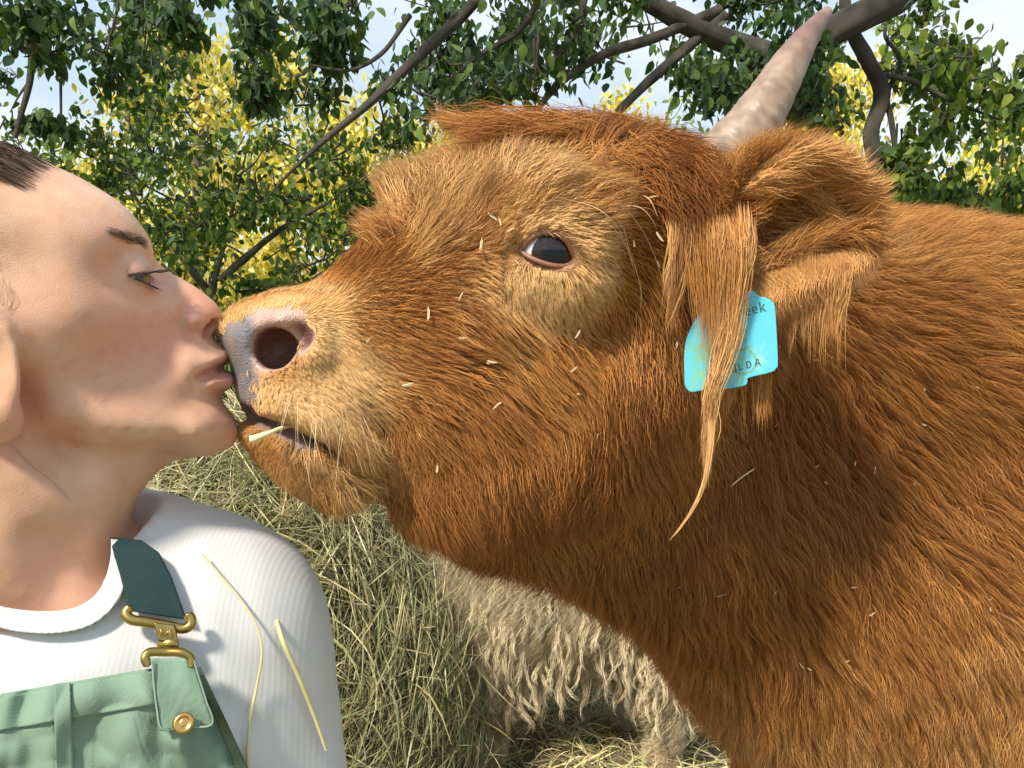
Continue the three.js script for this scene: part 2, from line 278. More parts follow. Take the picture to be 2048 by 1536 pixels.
function cowBare(p, u, v, w) { // 0 hairy, 1 bare skin: nose leather, nostril rim, lips, eye rim
  const k = 0.003 * noise(p.x * 180, p.y * 180, p.z * 180), pad = sstep(-0.004, 0.003, polyDist(nosePad, u, v) + k), ring = sstep(-0.002, 0.004, polyDist(leather, u, v) + k), lip = sstep(0.008, 0.004, lineDist(lipLine, u, v));
  const hd = holeDist(p), eye = w > 0.03 ? sstep(-0.0042, -0.0028, polyDist(almondUV, u, v)) : 0, hole = sstep(0.004, 0.001, hd);
  return { pad, ring: Math.max(ring, hole), lip, eye, hole: sstep(0.0015, -0.001, hd), any: Math.max(pad, ring, lip, eye, hole) };
}
for (const g of [cowFine, cowCoarse]) paint(g, (p) => {
  const [u, v, w] = toFrame(p.x, p.y, p.z), b = u < 0.4 ? cowBare(p, u, v, w) : { pad: 0, ring: 0, lip: 0, eye: 0, hole: 0 }, k = 1 + 0.25 * fbm(p.x * 60, p.y * 60, p.z * 60, 3);
  let c = furTone(u < 0.1 ? 0.72 : 0.4).map((x) => x * 0.8 * k);
  const over = (col, t) => { c = c.map((x, i) => mix(x, col[i] * k, t)); };
  over([0.62, 0.40, 0.31], b.ring); over([0.25, 0.235, 0.255], clamp(b.pad * (1 + 1.5 * fbm(p.x * 120, p.y * 120, p.z * 120, 2)), 0, 1)); over([0.14, 0.042, 0.034], b.hole); over([0.30, 0.19, 0.16], b.lip); over([0.50, 0.24, 0.11], b.eye);
  return c;
});
const pebble = grain(512, (x, y) => { const k = 0.5 + 0.9 * tileNoise(x, y, 16, 3) + 0.4 * tileNoise(x, y, 44, 8); return [k, k, k]; });
const cowSkin = phys({ vertexColors: true, roughness: 0.5, clearcoat: 0.3, clearcoatRoughness: 0.3, bumpMap: pebble, bumpScale: 0.0011 });
{ const g = mergeGeometries([cowFine, cowCoarse].map((x) => { const y = x.clone(); return y; })), P = g.attributes.position, U = new Float32Array(P.count * 2); for (let i = 0; i < P.count; i++) { const [u, v, w] = toFrame(P.getX(i), P.getY(i), P.getZ(i)); U[i * 2] = (u + w * 0.6) * 13; U[i * 2 + 1] = (v + w * 0.2) * 13; } g.setAttribute('uv', new THREE.BufferAttribute(U, 2)); put('body', local(g, cow), cowSkin, cow); }

// groom: place, comb direction, length (mm), lift, tone
const groom = [
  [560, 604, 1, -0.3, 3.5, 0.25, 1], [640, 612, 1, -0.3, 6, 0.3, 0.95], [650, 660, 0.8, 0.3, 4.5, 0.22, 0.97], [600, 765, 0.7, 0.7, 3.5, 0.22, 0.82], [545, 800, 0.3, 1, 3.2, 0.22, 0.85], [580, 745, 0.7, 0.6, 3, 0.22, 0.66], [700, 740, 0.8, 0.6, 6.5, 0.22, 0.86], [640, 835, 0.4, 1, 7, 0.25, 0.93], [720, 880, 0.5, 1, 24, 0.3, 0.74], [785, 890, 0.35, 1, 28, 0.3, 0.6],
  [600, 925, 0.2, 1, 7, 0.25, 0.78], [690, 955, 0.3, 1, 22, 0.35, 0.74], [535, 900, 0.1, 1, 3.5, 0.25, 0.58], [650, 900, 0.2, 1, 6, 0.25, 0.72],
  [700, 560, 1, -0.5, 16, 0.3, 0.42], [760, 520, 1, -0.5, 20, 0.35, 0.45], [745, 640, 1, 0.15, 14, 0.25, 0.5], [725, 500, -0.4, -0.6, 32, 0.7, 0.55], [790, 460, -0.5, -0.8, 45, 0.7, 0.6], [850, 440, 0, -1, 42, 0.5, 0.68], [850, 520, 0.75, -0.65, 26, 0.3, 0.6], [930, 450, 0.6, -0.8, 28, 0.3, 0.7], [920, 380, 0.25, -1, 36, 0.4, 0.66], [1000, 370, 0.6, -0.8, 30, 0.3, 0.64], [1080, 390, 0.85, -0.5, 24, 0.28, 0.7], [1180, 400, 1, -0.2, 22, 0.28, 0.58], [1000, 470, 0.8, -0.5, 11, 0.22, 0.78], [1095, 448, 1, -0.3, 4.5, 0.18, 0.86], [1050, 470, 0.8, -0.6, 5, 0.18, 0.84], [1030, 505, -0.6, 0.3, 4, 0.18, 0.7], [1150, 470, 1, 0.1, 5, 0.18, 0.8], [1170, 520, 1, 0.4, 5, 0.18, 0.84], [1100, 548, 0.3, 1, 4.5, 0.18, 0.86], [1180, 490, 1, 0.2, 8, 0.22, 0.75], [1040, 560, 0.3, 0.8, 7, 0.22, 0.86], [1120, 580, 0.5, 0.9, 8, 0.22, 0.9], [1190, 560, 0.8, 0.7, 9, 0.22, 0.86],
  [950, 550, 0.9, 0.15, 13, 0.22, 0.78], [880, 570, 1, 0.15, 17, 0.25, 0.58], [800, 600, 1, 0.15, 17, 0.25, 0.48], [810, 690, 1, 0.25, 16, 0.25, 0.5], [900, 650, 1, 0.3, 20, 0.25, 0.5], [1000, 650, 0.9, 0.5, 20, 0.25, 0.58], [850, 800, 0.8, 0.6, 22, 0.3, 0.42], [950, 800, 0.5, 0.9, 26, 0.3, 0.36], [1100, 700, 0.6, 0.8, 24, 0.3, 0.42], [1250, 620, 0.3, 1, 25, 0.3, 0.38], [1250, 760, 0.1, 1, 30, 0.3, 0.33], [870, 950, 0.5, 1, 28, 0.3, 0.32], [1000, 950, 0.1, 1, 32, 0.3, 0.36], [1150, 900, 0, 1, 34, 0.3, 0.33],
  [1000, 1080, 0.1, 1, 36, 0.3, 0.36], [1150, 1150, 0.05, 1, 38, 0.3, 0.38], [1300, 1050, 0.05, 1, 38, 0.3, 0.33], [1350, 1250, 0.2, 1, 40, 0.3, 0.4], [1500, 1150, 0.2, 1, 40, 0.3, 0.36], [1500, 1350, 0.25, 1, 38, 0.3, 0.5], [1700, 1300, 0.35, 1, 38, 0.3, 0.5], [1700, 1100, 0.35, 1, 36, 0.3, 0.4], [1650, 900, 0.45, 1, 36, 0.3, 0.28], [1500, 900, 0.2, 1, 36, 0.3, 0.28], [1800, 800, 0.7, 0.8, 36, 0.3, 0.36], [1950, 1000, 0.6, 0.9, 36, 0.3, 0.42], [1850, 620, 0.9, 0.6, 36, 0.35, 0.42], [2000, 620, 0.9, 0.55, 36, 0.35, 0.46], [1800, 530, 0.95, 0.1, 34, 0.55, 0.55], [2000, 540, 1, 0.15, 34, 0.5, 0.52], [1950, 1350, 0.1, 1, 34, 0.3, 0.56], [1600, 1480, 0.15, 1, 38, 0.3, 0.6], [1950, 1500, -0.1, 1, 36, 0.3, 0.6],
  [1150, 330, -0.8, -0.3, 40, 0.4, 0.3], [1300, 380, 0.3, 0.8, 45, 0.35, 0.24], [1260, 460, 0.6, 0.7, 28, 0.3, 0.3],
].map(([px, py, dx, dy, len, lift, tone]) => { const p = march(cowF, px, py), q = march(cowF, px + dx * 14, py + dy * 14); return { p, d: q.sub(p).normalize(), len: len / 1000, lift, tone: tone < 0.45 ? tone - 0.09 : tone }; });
function groomAt(p) {
  let sw = 0, len = 0, lift = 0, tone = 0; const d = V3();
  for (const g of groom) { const d2 = p.distanceToSquared(g.p) + 1e-5, k = 1 / (d2 * d2); sw += k; len += k * g.len; lift += k * g.lift; tone += k * g.tone; d.addScaledVector(g.d, k); }
  return { len: len / sw, lift: lift / sw, tone: tone / sw, d: d.normalize() };
}
const inFrame = (p, m = 0.12) => { const q = p.clone().project(camera); return q.z < 1 && Math.abs(q.x) < 1 + m && Math.abs(q.y) < 1 + m; };
function sampler(g) {
  const p = g.attributes.position, n = g.attributes.normal, ix = g.index.array, nt = ix.length / 3, cum = new Float64Array(nt), a = V3(), b = V3(), c = V3(); let s = 0;
  for (let t = 0; t < nt; t++) { a.fromBufferAttribute(p, ix[t * 3]); b.fromBufferAttribute(p, ix[t * 3 + 1]).sub(a); c.fromBufferAttribute(p, ix[t * 3 + 2]).sub(a); s += b.cross(c).length() / 2; cum[t] = s; }
  return { area: s, pick() {
    const r = rnd() * s; let lo = 0, hi = nt - 1; while (lo < hi) { const m = lo + hi >> 1; cum[m] < r ? lo = m + 1 : hi = m; }
    let e = rnd(), f = rnd(); if (e + f > 1) { e = 1 - e; f = 1 - f; }
    const P = V3(), N = V3(); [[0, 1 - e - f], [1, e], [2, f]].forEach(([k, w]) => { P.addScaledVector(a.fromBufferAttribute(p, ix[lo * 3 + k]), w); N.addScaledVector(b.fromBufferAttribute(n, ix[lo * 3 + k]), w); });
    return [P, N.normalize()];
  } };
}
// a tuft: strands along +y of unit length, rising into +z; x is the side
function tuftGeo(n, seg, spread, len0, hw, curl = 0, arch = 0.3) {
  const S = { P: [], N: [], C: [], I: [] };
  for (let k = 0; k < n; k++) {
    const x0 = gauss() * 0.8, y0 = rr(-0.15, 0.15), z0 = 0, L = rr(0.65, 1.1), bend = gauss() * 0.35, th = rr(-1.15, 1.15), ar = arch * rr(0.5, 1.4), ph = rr(0, 6.28), cf = rr(4.5, 7.5), gath = rr(0.2, 0.7), tone = rr(0.72, 1.22), base = S.P.length / 3;
    for (let i = 0; i <= seg; i++) {
      const t = i / seg, wv = curl * t, x = x0 * (1 - gath * t) + bend * t * t + wv * Math.sin(cf * t * 1.6 + ph) * len0 / spread, y = y0 + L * t, z = z0 + ar * Math.sin(Math.min(1, t * 1.1) * 2.2) * L + wv * Math.cos(cf * t * 1.6 + ph);
      const q = hw * (t < 0.6 ? 1 : Math.max(0.08, (1 - t) / 0.4)), sx = Math.cos(th) * q / spread, sz = Math.sin(th) * q / len0;
      S.P.push(x - sx, y, z - sz, x + sx, y, z + sz); for (let e = 0; e < 2; e++) { S.N.push(-Math.sin(th) * 0.75, 0, Math.cos(th) * 0.75 + 0.45); S.C.push(tone, tone * (0.97 + 0.06 * (tone - 0.7)), tone * 0.95); }
      if (i < seg) { const a = base + i * 2; S.I.push(a, a + 1, a + 2, a + 1, a + 3, a + 2); }
    }
  }
  const g = new THREE.BufferGeometry(); g.setAttribute('position', new THREE.Float32BufferAttribute(S.P, 3)); g.setAttribute('normal', new THREE.Float32BufferAttribute(S.N, 3)); g.setAttribute('color', new THREE.Float32BufferAttribute(S.C, 3)); g.setIndex(S.I); return g;
}
function tuftMatrix(p, n, d, lift, spread, len) {
  const t = d.clone().addScaledVector(n, -d.dot(n)); if (t.lengthSq() < 1e-6) t.set(0, -1, 0).addScaledVector(n, n.y); t.normalize();
  const Y = t.clone().multiplyScalar(Math.cos(lift)).addScaledVector(n, Math.sin(lift)), Z = n.clone().multiplyScalar(Math.cos(lift)).addScaledVector(t, -Math.sin(lift)), X = V3().crossVectors(Y, Z);
  return new THREE.Matrix4().makeBasis(X.multiplyScalar(spread), Y.multiplyScalar(len), Z.multiplyScalar(len)).setPosition(p);
}
const furMat = phys({ vertexColors: true, roughness: 0.6, specularIntensity: 0.35 });
const furKinds = [[tuftGeo(9, 3, 0.0020, 0.005, 0.00011, 0, 0.2), 0.011], [tuftGeo(9, 4, 0.0042, 0.018, 0.00017, 0.03, 0.3), 0.0235], [tuftGeo(9, 5, 0.007, 0.036, 0.00021, 0.05, 0.3), 1]], furSpread = [0.0020, 0.0042, 0.007];
const furLists = [[], [], []];
function addFur(p, n, g, tone) {
  const len = g.len * rr(0.75, 1.25), k = len < 0.0085 ? 0 : len < 0.0245 ? 1 : 2, d = g.d.clone();
  const q = 0.6; d.x += q * noise(p.x * 26, p.y * 26, p.z * 26); d.y += q * noise(p.x * 26 + 40, p.y * 26, p.z * 26); d.z += q * noise(p.x * 26, p.y * 26 + 70, p.z * 26); d.add(V3(gauss(), gauss(), gauss()).multiplyScalar(0.13));
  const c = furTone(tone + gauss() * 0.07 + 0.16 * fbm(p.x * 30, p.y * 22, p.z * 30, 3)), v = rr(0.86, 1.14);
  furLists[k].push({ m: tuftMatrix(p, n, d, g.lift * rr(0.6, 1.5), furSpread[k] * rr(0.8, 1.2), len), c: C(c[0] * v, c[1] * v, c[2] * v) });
}
{
  const sF = sampler(cowFine), sC = sampler(cowCoarse), toCam = V3();
  for (let i = 0; i < 150000; i++) {
    const [p, n] = sF.pick(), [u, v, w] = toFrame(p.x, p.y, p.z), s = toCam.subVectors(EYE, p).normalize().dot(n);
    if (s < -0.15 && rnd() < 0.85) continue;
    if (u < 0.28 && rnd() < cowBare(p, u, v, w).any) continue;
    const g = groomAt(p); if (g.len > 0.018 && rnd() < 0.45) continue; if (g.len < 0.0115 && rnd() < 0.0) continue;
    addFur(p, n, g, g.tone);
  }
  for (let i = 0; i < 150000; i++) {
    const [p, n] = sC.pick(), [u, v, w] = toFrame(p.x, p.y, p.z); if (cowF(p.x, p.y, p.z) < -0.01) continue;
    const s = toCam.subVectors(EYE, p).normalize().dot(n), far = !inFrame(p) || s < -0.15; if (far && rnd() < 0.88) continue;
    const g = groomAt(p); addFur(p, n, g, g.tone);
  }
  for (let i = 0; i < 130000; i++) { // closer cover on the short-haired muzzle
    const [p, n] = sF.pick(), [u, v, w] = toFrame(p.x, p.y, p.z); if (u > 0.12 || w < 0) continue; if (rnd() < cowBare(p, u, v, w).any) continue; const g = groomAt(p); addFur(p, n, g, g.tone);
  }
}
furKinds.forEach(([g], i) => scatter('fur', g, furMat, furLists[i], cow));

// eye
{
  const ctr = EYE_C, r = EYE_R, g = new THREE.SphereGeometry(r, 300, 220); g.translate(ctr.x, ctr.y, ctr.z);
  const look = onBall(1107, 510, EYE_C, EYE_R).sub(ctr).normalize(), sx = FU.clone().addScaledVector(look, -FU.dot(look)).normalize(), sy = V3().crossVectors(look, sx);
  paint(g, (p) => {
    const d = p.clone().sub(ctr).normalize(), a = d.dot(sx), b = d.dot(sy), f = d.dot(look), e = Math.hypot(a, b), k = fbm(a * 12, b * 12, 3);
    if (f < 0) return [0.6, 0.5, 0.45];
    const pup = Math.hypot(a / 0.34, (b + 0.02) / 0.22); if (pup < 1) return [0.006, 0.009, 0.02];
    if (e < 0.54) { const rd = noise(Math.atan2(b, a) * 9, e * 3, 2); return [0.026 + 0.018 * rd + 0.01 * k, 0.016 + 0.01 * rd, 0.015 + 0.008 * rd]; }
    if (e < 0.575) return [0.03, 0.015, 0.012];
    return [0.78 + 0.05 * k, 0.70, 0.66];
  });
  put('eye', local(g, cow), phys({ vertexColors: true, roughness: 0.25, clearcoat: 0.85, clearcoatRoughness: 0.02, specularIntensity: 0.3 }), cow);
  const ring = eyeRing.map((p) => p.clone().addScaledVector(p.clone().sub(ctr).normalize(), 0.0006)); ring.push(ring[0].clone());
  const top = ring.slice(0, 7), low = [...ring.slice(6, 11), ring[0]];
  const lidMat = phys({ color: C(0.26, 0.115, 0.06), roughness: 0.5, clearcoat: 0.3, clearcoatRoughness: 0.4 });
  put('upper_eyelid', local(tube(top, [0.0014, 0.0019, 0.0022, 0.0019, 0.0014], 40, 10, 0.3), cow), lidMat, cow);
  put('lower_eyelid', local(tube(low, [0.0014, 0.0015, 0.0015, 0.0014], 36, 10, 0.3), cow), lidMat, cow);
  const L = new Strands(); // lashes
  for (let i = 0; i < 46; i++) { const t = rr(0.25, 0.97), k = t * (top.length - 1), a = Math.floor(k), p = top[a].clone().lerp(top[Math.min(a + 1, top.length - 1)], k - a), d = FW.clone().multiplyScalar(0.9).addScaledVector(FU, (t - 0.45) * 1.1).addScaledVector(FV, rr(-0.1, 0.45)).normalize(), pts = []; for (let j = 0; j < 6; j++) { const q = p.clone().addScaledVector(d, 0.015 * j / 5); q.y -= 0.004 * (j / 5) ** 2; pts.push(q); } L.add(pts, 0.00018, randSide(), C(0.55, 0.33, 0.15)); }
  put('eyelashes', local(L.build(), cow), std({ vertexColors: true, roughness: 0.6 }), cow, 'stuff');
}
// horn
const HORN_D = -onPlane(1400, 380, 0.055).clone().applyMatrix4(camera.matrixWorldInverse).z;
{
  const pts = [[1385, 395, 0], [1455, 322, 0], [1510, 245, 0], [1558, 165, 0.005], [1600, 95, 0.01], [1632, 50, 0.015], [1655, 22, 0.02]].map(([x, y, d]) => at(x, y, HORN_D + d));
  const g = tube(pts, [0.027, 0.0245, 0.0195, 0.0158, 0.0128, 0.0085, 0.0035], 120, 40, 0.05), p = g.attributes.position, n = g.attributes.normal;
  const axis = pts[6].clone().sub(pts[0]), l2 = axis.lengthSq();
  for (let i = 0; i < p.count; i++) { const q = V3().fromBufferAttribute(p, i), t = q.clone().sub(pts[0]).dot(axis) / l2, ringy = noise(t * 26 + noise(q.x * 60, q.y * 60, q.z * 60) * 0.7, q.x * 12, q.z * 12) * sstep(0.75, 0.15, t), flake = fbm(q.x * 150, q.y * 150, q.z * 150, 3); const k = 0.0018 * ringy + 0.0016 * flake * sstep(0.9, 0.3, t); p.setXYZ(i, q.x + n.getX(i) * k, q.y + n.getY(i) * k, q.z + n.getZ(i) * k); }
  g.computeVertexNormals();
  paint(g, (q) => { const t = q.clone().sub(pts[0]).dot(axis) / l2, a = fbm(q.x * 40, q.y * 40, q.z * 40, 4), s = fbm(q.x * 170, q.y * 60, q.z * 170, 3), dk = sstep(0.62, 0.86, t + a * 0.12) * (1 - 0.8 * sstep(0.93, 1.0, t)), dirt = sstep(0.05, 0.4, a + s * 0.6); let c = [0.33, 0.225, 0.155]; c = c.map((v, i) => mix(v, [0.2, 0.115, 0.07][i], dirt * 0.75)); c = c.map((v, i) => mix(v, [0.17, 0.085, 0.07][i], dk * 0.8)); return c.map((v) => v * (1 + 0.55 * s)); });
  put('horn', local(g, cow), phys({ vertexColors: true, roughness: 0.5, clearcoat: 0.12, clearcoatRoughness: 0.35 }), cow);
}
// ear: a cupped shell, open towards the camera
const furCol = (t, s = 0.08) => { const c = furTone(t + gauss() * s), v = rr(0.85, 1.15); return C(c[0] * v, c[1] * v, c[2] * v); };
const depthOf = (p) => -p.clone().applyMatrix4(camera.matrixWorldInverse).z;
const on = (px, py, off) => { const p = march(cowF, px, py, 0.2, 1.4); return p.addScaledVector(EYE.clone().sub(p).normalize(), off); };
const EAR_D = depthOf(on(1420, 470, 0.01));
{
  const E0 = at(1428, 500, EAR_D), E1 = at(1688, 468, EAR_D + 0.03), A = E1.clone().sub(E0), len = A.length(); A.normalize();
  const F = EYE.clone().sub(E0).normalize(); F.addScaledVector(A, -F.dot(A)).normalize(); const U = V3().crossVectors(F, A).multiplyScalar(-1); if (U.y < 0) U.multiplyScalar(-1);
  const ns = 40, na = 36, shell = (off) => { const P = [], I = []; for (let i = 0; i <= ns; i++) { const s = i / ns, r = 0.0305 * Math.pow(Math.sin(Math.PI * Math.pow(clamp(s * 0.97 + 0.03, 0, 1), 0.72)), 0.62) + 0.002; for (let j = 0; j <= na; j++) { const ph = mix(12, -192, j / na) * Math.PI / 180, q = r - off, c = E0.clone().addScaledVector(A, s * len).addScaledVector(U, Math.cos(ph) * q * 1.05 + 0.016 * Math.sin(s * 3.1)).addScaledVector(F, Math.sin(ph) * q * 0.85 + 0.012); P.push(c.x, c.y, c.z); } } for (let i = 0; i < ns; i++) for (let j = 0; j < na; j++) { const a = i * (na + 1) + j, b = a + na + 1; off ? I.push(a, b, a + 1, b, b + 1, a + 1) : I.push(a, a + 1, b, b, a + 1, b + 1); } const g = new THREE.BufferGeometry(); g.setAttribute('position', new THREE.Float32BufferAttribute(P, 3)); g.setIndex(I); g.computeVertexNormals(); return g; };
  const outer = shell(0), inner = shell(0.004);
  const ear = put('ear', local(mergeGeometries([outer.clone(), inner.clone()]), cow), std({ color: C(0.48, 0.22, 0.1), roughness: 0.9 }), cow);
  const list = [], list2 = [], so = sampler(outer), si = sampler(inner), ctr = E0.clone().addScaledVector(A, len * 0.5).addScaledVector(F, 0.012);
  for (let i = 0; i < 9000; i++) { const [p, n] = so.pick(); const out = p.clone().sub(ctr); out.addScaledVector(A, -out.dot(A)); if (n.dot(out) < 0) n.negate(); const d = A.clone().multiplyScalar(0.7).add(V3(gauss() * 0.5, -0.5 + gauss() * 0.4, gauss() * 0.5)); list.push({ m: tuftMatrix(p, n, d, rr(0.2, 0.6), 0.006, rr(0.016, 0.03)), c: furCol(0.5 + 0.2 * fbm(p.x * 40, p.y * 40, p.z * 40)) }); }
  for (let i = 0; i < 4500; i++) { const [p, n] = si.pick(); const inn = ctr.clone().sub(p); inn.addScaledVector(A, -inn.dot(A)); if (n.dot(inn) < 0) n.negate(); const d = A.clone().multiplyScalar(0.8).add(V3(gauss() * 0.3, -0.4 + gauss() * 0.3, gauss() * 0.3)); list2.push({ m: tuftMatrix(p, n, d, rr(0.15, 0.5), 0.006, rr(0.016, 0.032)), c: furCol(0.5) }); }
  for (let i = 0; i < 2600; i++) { const s = rr(0.1, 0.97), end = rnd() < 0.55 ? na : 0, k = Math.round(s * ns) * (na + 1) + end, p = V3().fromBufferAttribute(outer.attributes.position, k); p.addScaledVector(A, gauss() * 0.004); const d = end ? V3(gauss() * 0.4 + 0.2, -1, 0.4 + gauss() * 0.3) : A.clone().add(V3(gauss() * 0.4, 0.2 + gauss() * 0.5, 0.2)); list.push({ m: tuftMatrix(p, F, d, rr(0.0, 0.4), 0.006, rr(0.014, 0.03)), c: furCol(0.58) }); }
  scatter('ear_fur', furKinds[2][0], furMat, list, cow); scatter('inner_ear_fur', furKinds[1][0], furMat, list2, cow);
}
// long hair: forelock, locks below the ear and over the tag, whiskers
const TAG_D = EAR_D - 0.02;
{
  const S = new Strands(), fl = () => furCol(0.36, 0.1), ow = (l) => l.map(([x, y, w]) => onPlane(x, y, w)), dp = (l) => l.map((a) => at(...a));
  for (let i = 0; i < 120; i++) { // forelock swept along the brow
    const w = gauss() * 0.032 + 0.01, dy = gauss() * 17 + 8, x0 = rr(1110, 1390), xe = Math.max(872, x0 - rr(170, 420)), yy = (x) => 262 - 18 * Math.sin((x - 850) / 560 * Math.PI);
    const m1 = mix(x0, xe, 0.3), m2 = mix(x0, xe, 0.65);
    lock(S, ow([[x0, 345 + dy * 0.5, w], [m1, yy(m1) + 16 + dy, w + 0.006], [m2, yy(m2) + dy, w + 0.01], [xe, yy(xe) + dy * 1.5 - rr(-16, 22), w + 0.008]]), 34, 0.006, 0.006, 0.00018, fl, 0.014);
  }
  for (let i = 0; i < 18; i++) { const x = rr(895, 965), e = rr(-80, -10), w = rr(-0.02, 0.03); lock(S, ow([[x + 70, 266, w], [x + 30, 250, w], [x + e * 0.5, 238 + gauss() * 8, w], [x + e, rr(198, 252), w]]), 22, 0.004, 0.002, 0.00017, () => furCol(0.6), 0.008); }
  for (let i = 0; i < 9; i++) { const x = rr(1255, 1335), w = rr(-0.02, 0.04); lock(S, ow([[x, 320, w], [x + gauss() * 10, 275, w], [x + gauss() * 15, 240, w], [x + rr(-10, 30), rr(205, 240), w]]), 24, 0.005, 0.002, 0.00017, () => furCol(0.5), 0.01); }
  for (let i = 0; i < 40; i++) { // loose curls on the poll and round the horn base
    const x = rr(1170, 1420), y = rr(270, 340), w = rr(0.02, 0.085); lock(S, ow([[x, y, w], [x + gauss() * 25, y + 15, w + 0.01], [x + rr(0, 50), y + 45 + gauss() * 15, w + 0.018], [x + rr(-10, 60), y + rr(60, 110), w + 0.02]]), 24, 0.005, 0.003, 0.00018, () => furCol(0.42), 0.012);
  }
  for (let i = 0; i < 70; i++) { // brow tuft standing off the bridge of the nose
    const x = rr(735, 905), y = mix(478, 372, (x - 735) / 170) + gauss() * 14, e = rr(0.6, 1.1), w = rr(-0.04, 0.05); lock(S, ow([[x + 20, y + 20, w], [x, y, w], [x - 30 * e, y - 25 * e + gauss() * 6, w], [x - 62 * e, y - 34 * e + gauss() * 22, w]]), 22, 0.005, 0.002, 0.00017, () => furCol(0.6), 0.009);
  }
  for (let i = 0; i < 12; i++) { const x = rr(1335, 1378), o = () => rr(0.034, 0.044); lock(S, [on(x, 405, 0.03), on(x + 8 + gauss() * 6, 470, o()), on(x - 4 + gauss() * 8, 560, o()), on(1337 + gauss() * 12, rr(610, 690), o())], 26, 0.0035, 0.0012, 0.00018, () => furCol(0.62), 0.005); }
  for (let i = 0; i < 46; i++) { // curtain from the ear base over the tag
    const x = rr(1378, 1503), k = (x - 1378) / 125, d = TAG_D - 0.014; lock(S, dp([[x - 12, 375 + rr(-30, 25), EAR_D + 0.02], [x - 5, 425 + rr(-12, 12), EAR_D - 0.014], [x, 468, EAR_D - 0.036], [x + 2 + gauss() * 8, 520, mix(EAR_D - 0.045, d, 0.6)], [mix(x, 1440, 0.3) + gauss() * 7, 620, d], [mix(1400, 1470, k) + gauss() * 10, rr(690, 760), d]]), 30, 0.005, 0.002, 0.00018, () => furCol(0.5 + 0.1 * k), 0.004);
  }
  for (let i = 0; i < 16; i++) { const d = TAG_D - 0.012; lock(S, dp([[1475 + gauss() * 22, 560, d], [1450 + gauss() * 12, 680, d], [1425 + gauss() * 8, 790, d], [1418 + gauss() * 8, 860, d + 0.005], [1412 + gauss() * 10, rr(920, 985), d + 0.01]]), 34, 0.004, 0.0018, 0.00019, () => furCol(0.72), 0.004, 12); }
  { const d = TAG_D - 0.012; lock(S, dp([[1425, 800, d], [1420, 900, d], [1404, 980, d], [1368, 1045, d], [1335, 1085, d]]), 70, 0.0022, 0.0003, 0.00018, () => furCol(0.82), 0.001, 14); }
  for (let i = 0; i < 24; i++) { const x = rr(1572, 1700), d = EAR_D - 0.005; lock(S, dp([[x, 515 + gauss() * 15, d], [x + gauss() * 8, 570, d], [x - 10 + gauss() * 8, 630, d], [x - 18 + gauss() * 12, rr(640, 760), d]]), 24, 0.005, 0.0014, 0.00018, () => furCol(0.6), 0.005); }
  for (let i = 0; i < 14; i++) { const x = rr(1400, 1560), d = TAG_D + 0.012; lock(S, dp([[x, 740, d], [x + gauss() * 6, 790, d], [x + gauss() * 10, rr(830, 900), d]]), 14, 0.004, 0.001, 0.00016, () => furCol(0.5), 0.004); }
  put('long_hair', local(S.build(), cow), furMat, cow, 'stuff');
  const W = new Strands(), pale = () => C(0.78, 0.55, 0.33);
  for (const l of [[[1150, 385], [1230, 400], [1290, 470], [1325, 560], [1340, 640]], [[1120, 395], [1200, 420], [1250, 480], [1280, 560], [1282, 625]], [[1130, 420], [1190, 425], [1245, 480], [1275, 550], [1285, 600]], [[1230, 412], [1280, 415], [1310, 450], [1328, 520], [1336, 590]], [[1180, 430], [1235, 440], [1262, 520], [1275, 570]], [[1270, 385], [1300, 400], [1318, 440]]]) W.add(crPoints(l.map(([x, y], i) => on(x, y, i ? 0.032 : 0.012)), 26), 0.0002, randSide(), pale());
  for (let i = 0; i < 70; i++) { const x = rr(560, 800), y = mix(985, 960, (x - 560) / 240) + gauss() * 12, w = rr(0, 0.04); W.add(crPoints(ow([[x, y - 20, w], [x + gauss() * 8, y + 15, w], [x + gauss() * 22 + 10, y + rr(30, 85), w]]), 8), 0.00012, randSide(), furCol(0.6)); }
  for (let i = 0; i < 13; i++) { const x = rr(735, 880), y = rr(990, 1040), w = rr(0, 0.03); W.add(crPoints(ow([[x, y, w], [x + gauss() * 12, y + 40, w], [x + gauss() * 26, y + rr(60, 110), w]]), 8), 0.0003, randSide(), C(0.035, 0.014, 0.01)); }
  for (let i = 0; i < 40; i++) { const x = rr(560, 720), y = rr(760, 900), p = march(cowF, x, y), d = FW.clone().multiplyScalar(0.5).add(V3(gauss() * 0.4 + 0.1, -0.7, 0)).normalize(); W.add([0, 1, 2, 3, 4].map((j) => { const q = p.clone().addScaledVector(d, 0.028 * j / 4); q.y -= 0.006 * (j / 4) ** 2; return q; }), 0.0001, randSide(), pale()); }
  put('whiskers', local(W.build(), cow), std({ vertexColors: true, roughness: 0.5 }), cow, 'stuff');
}

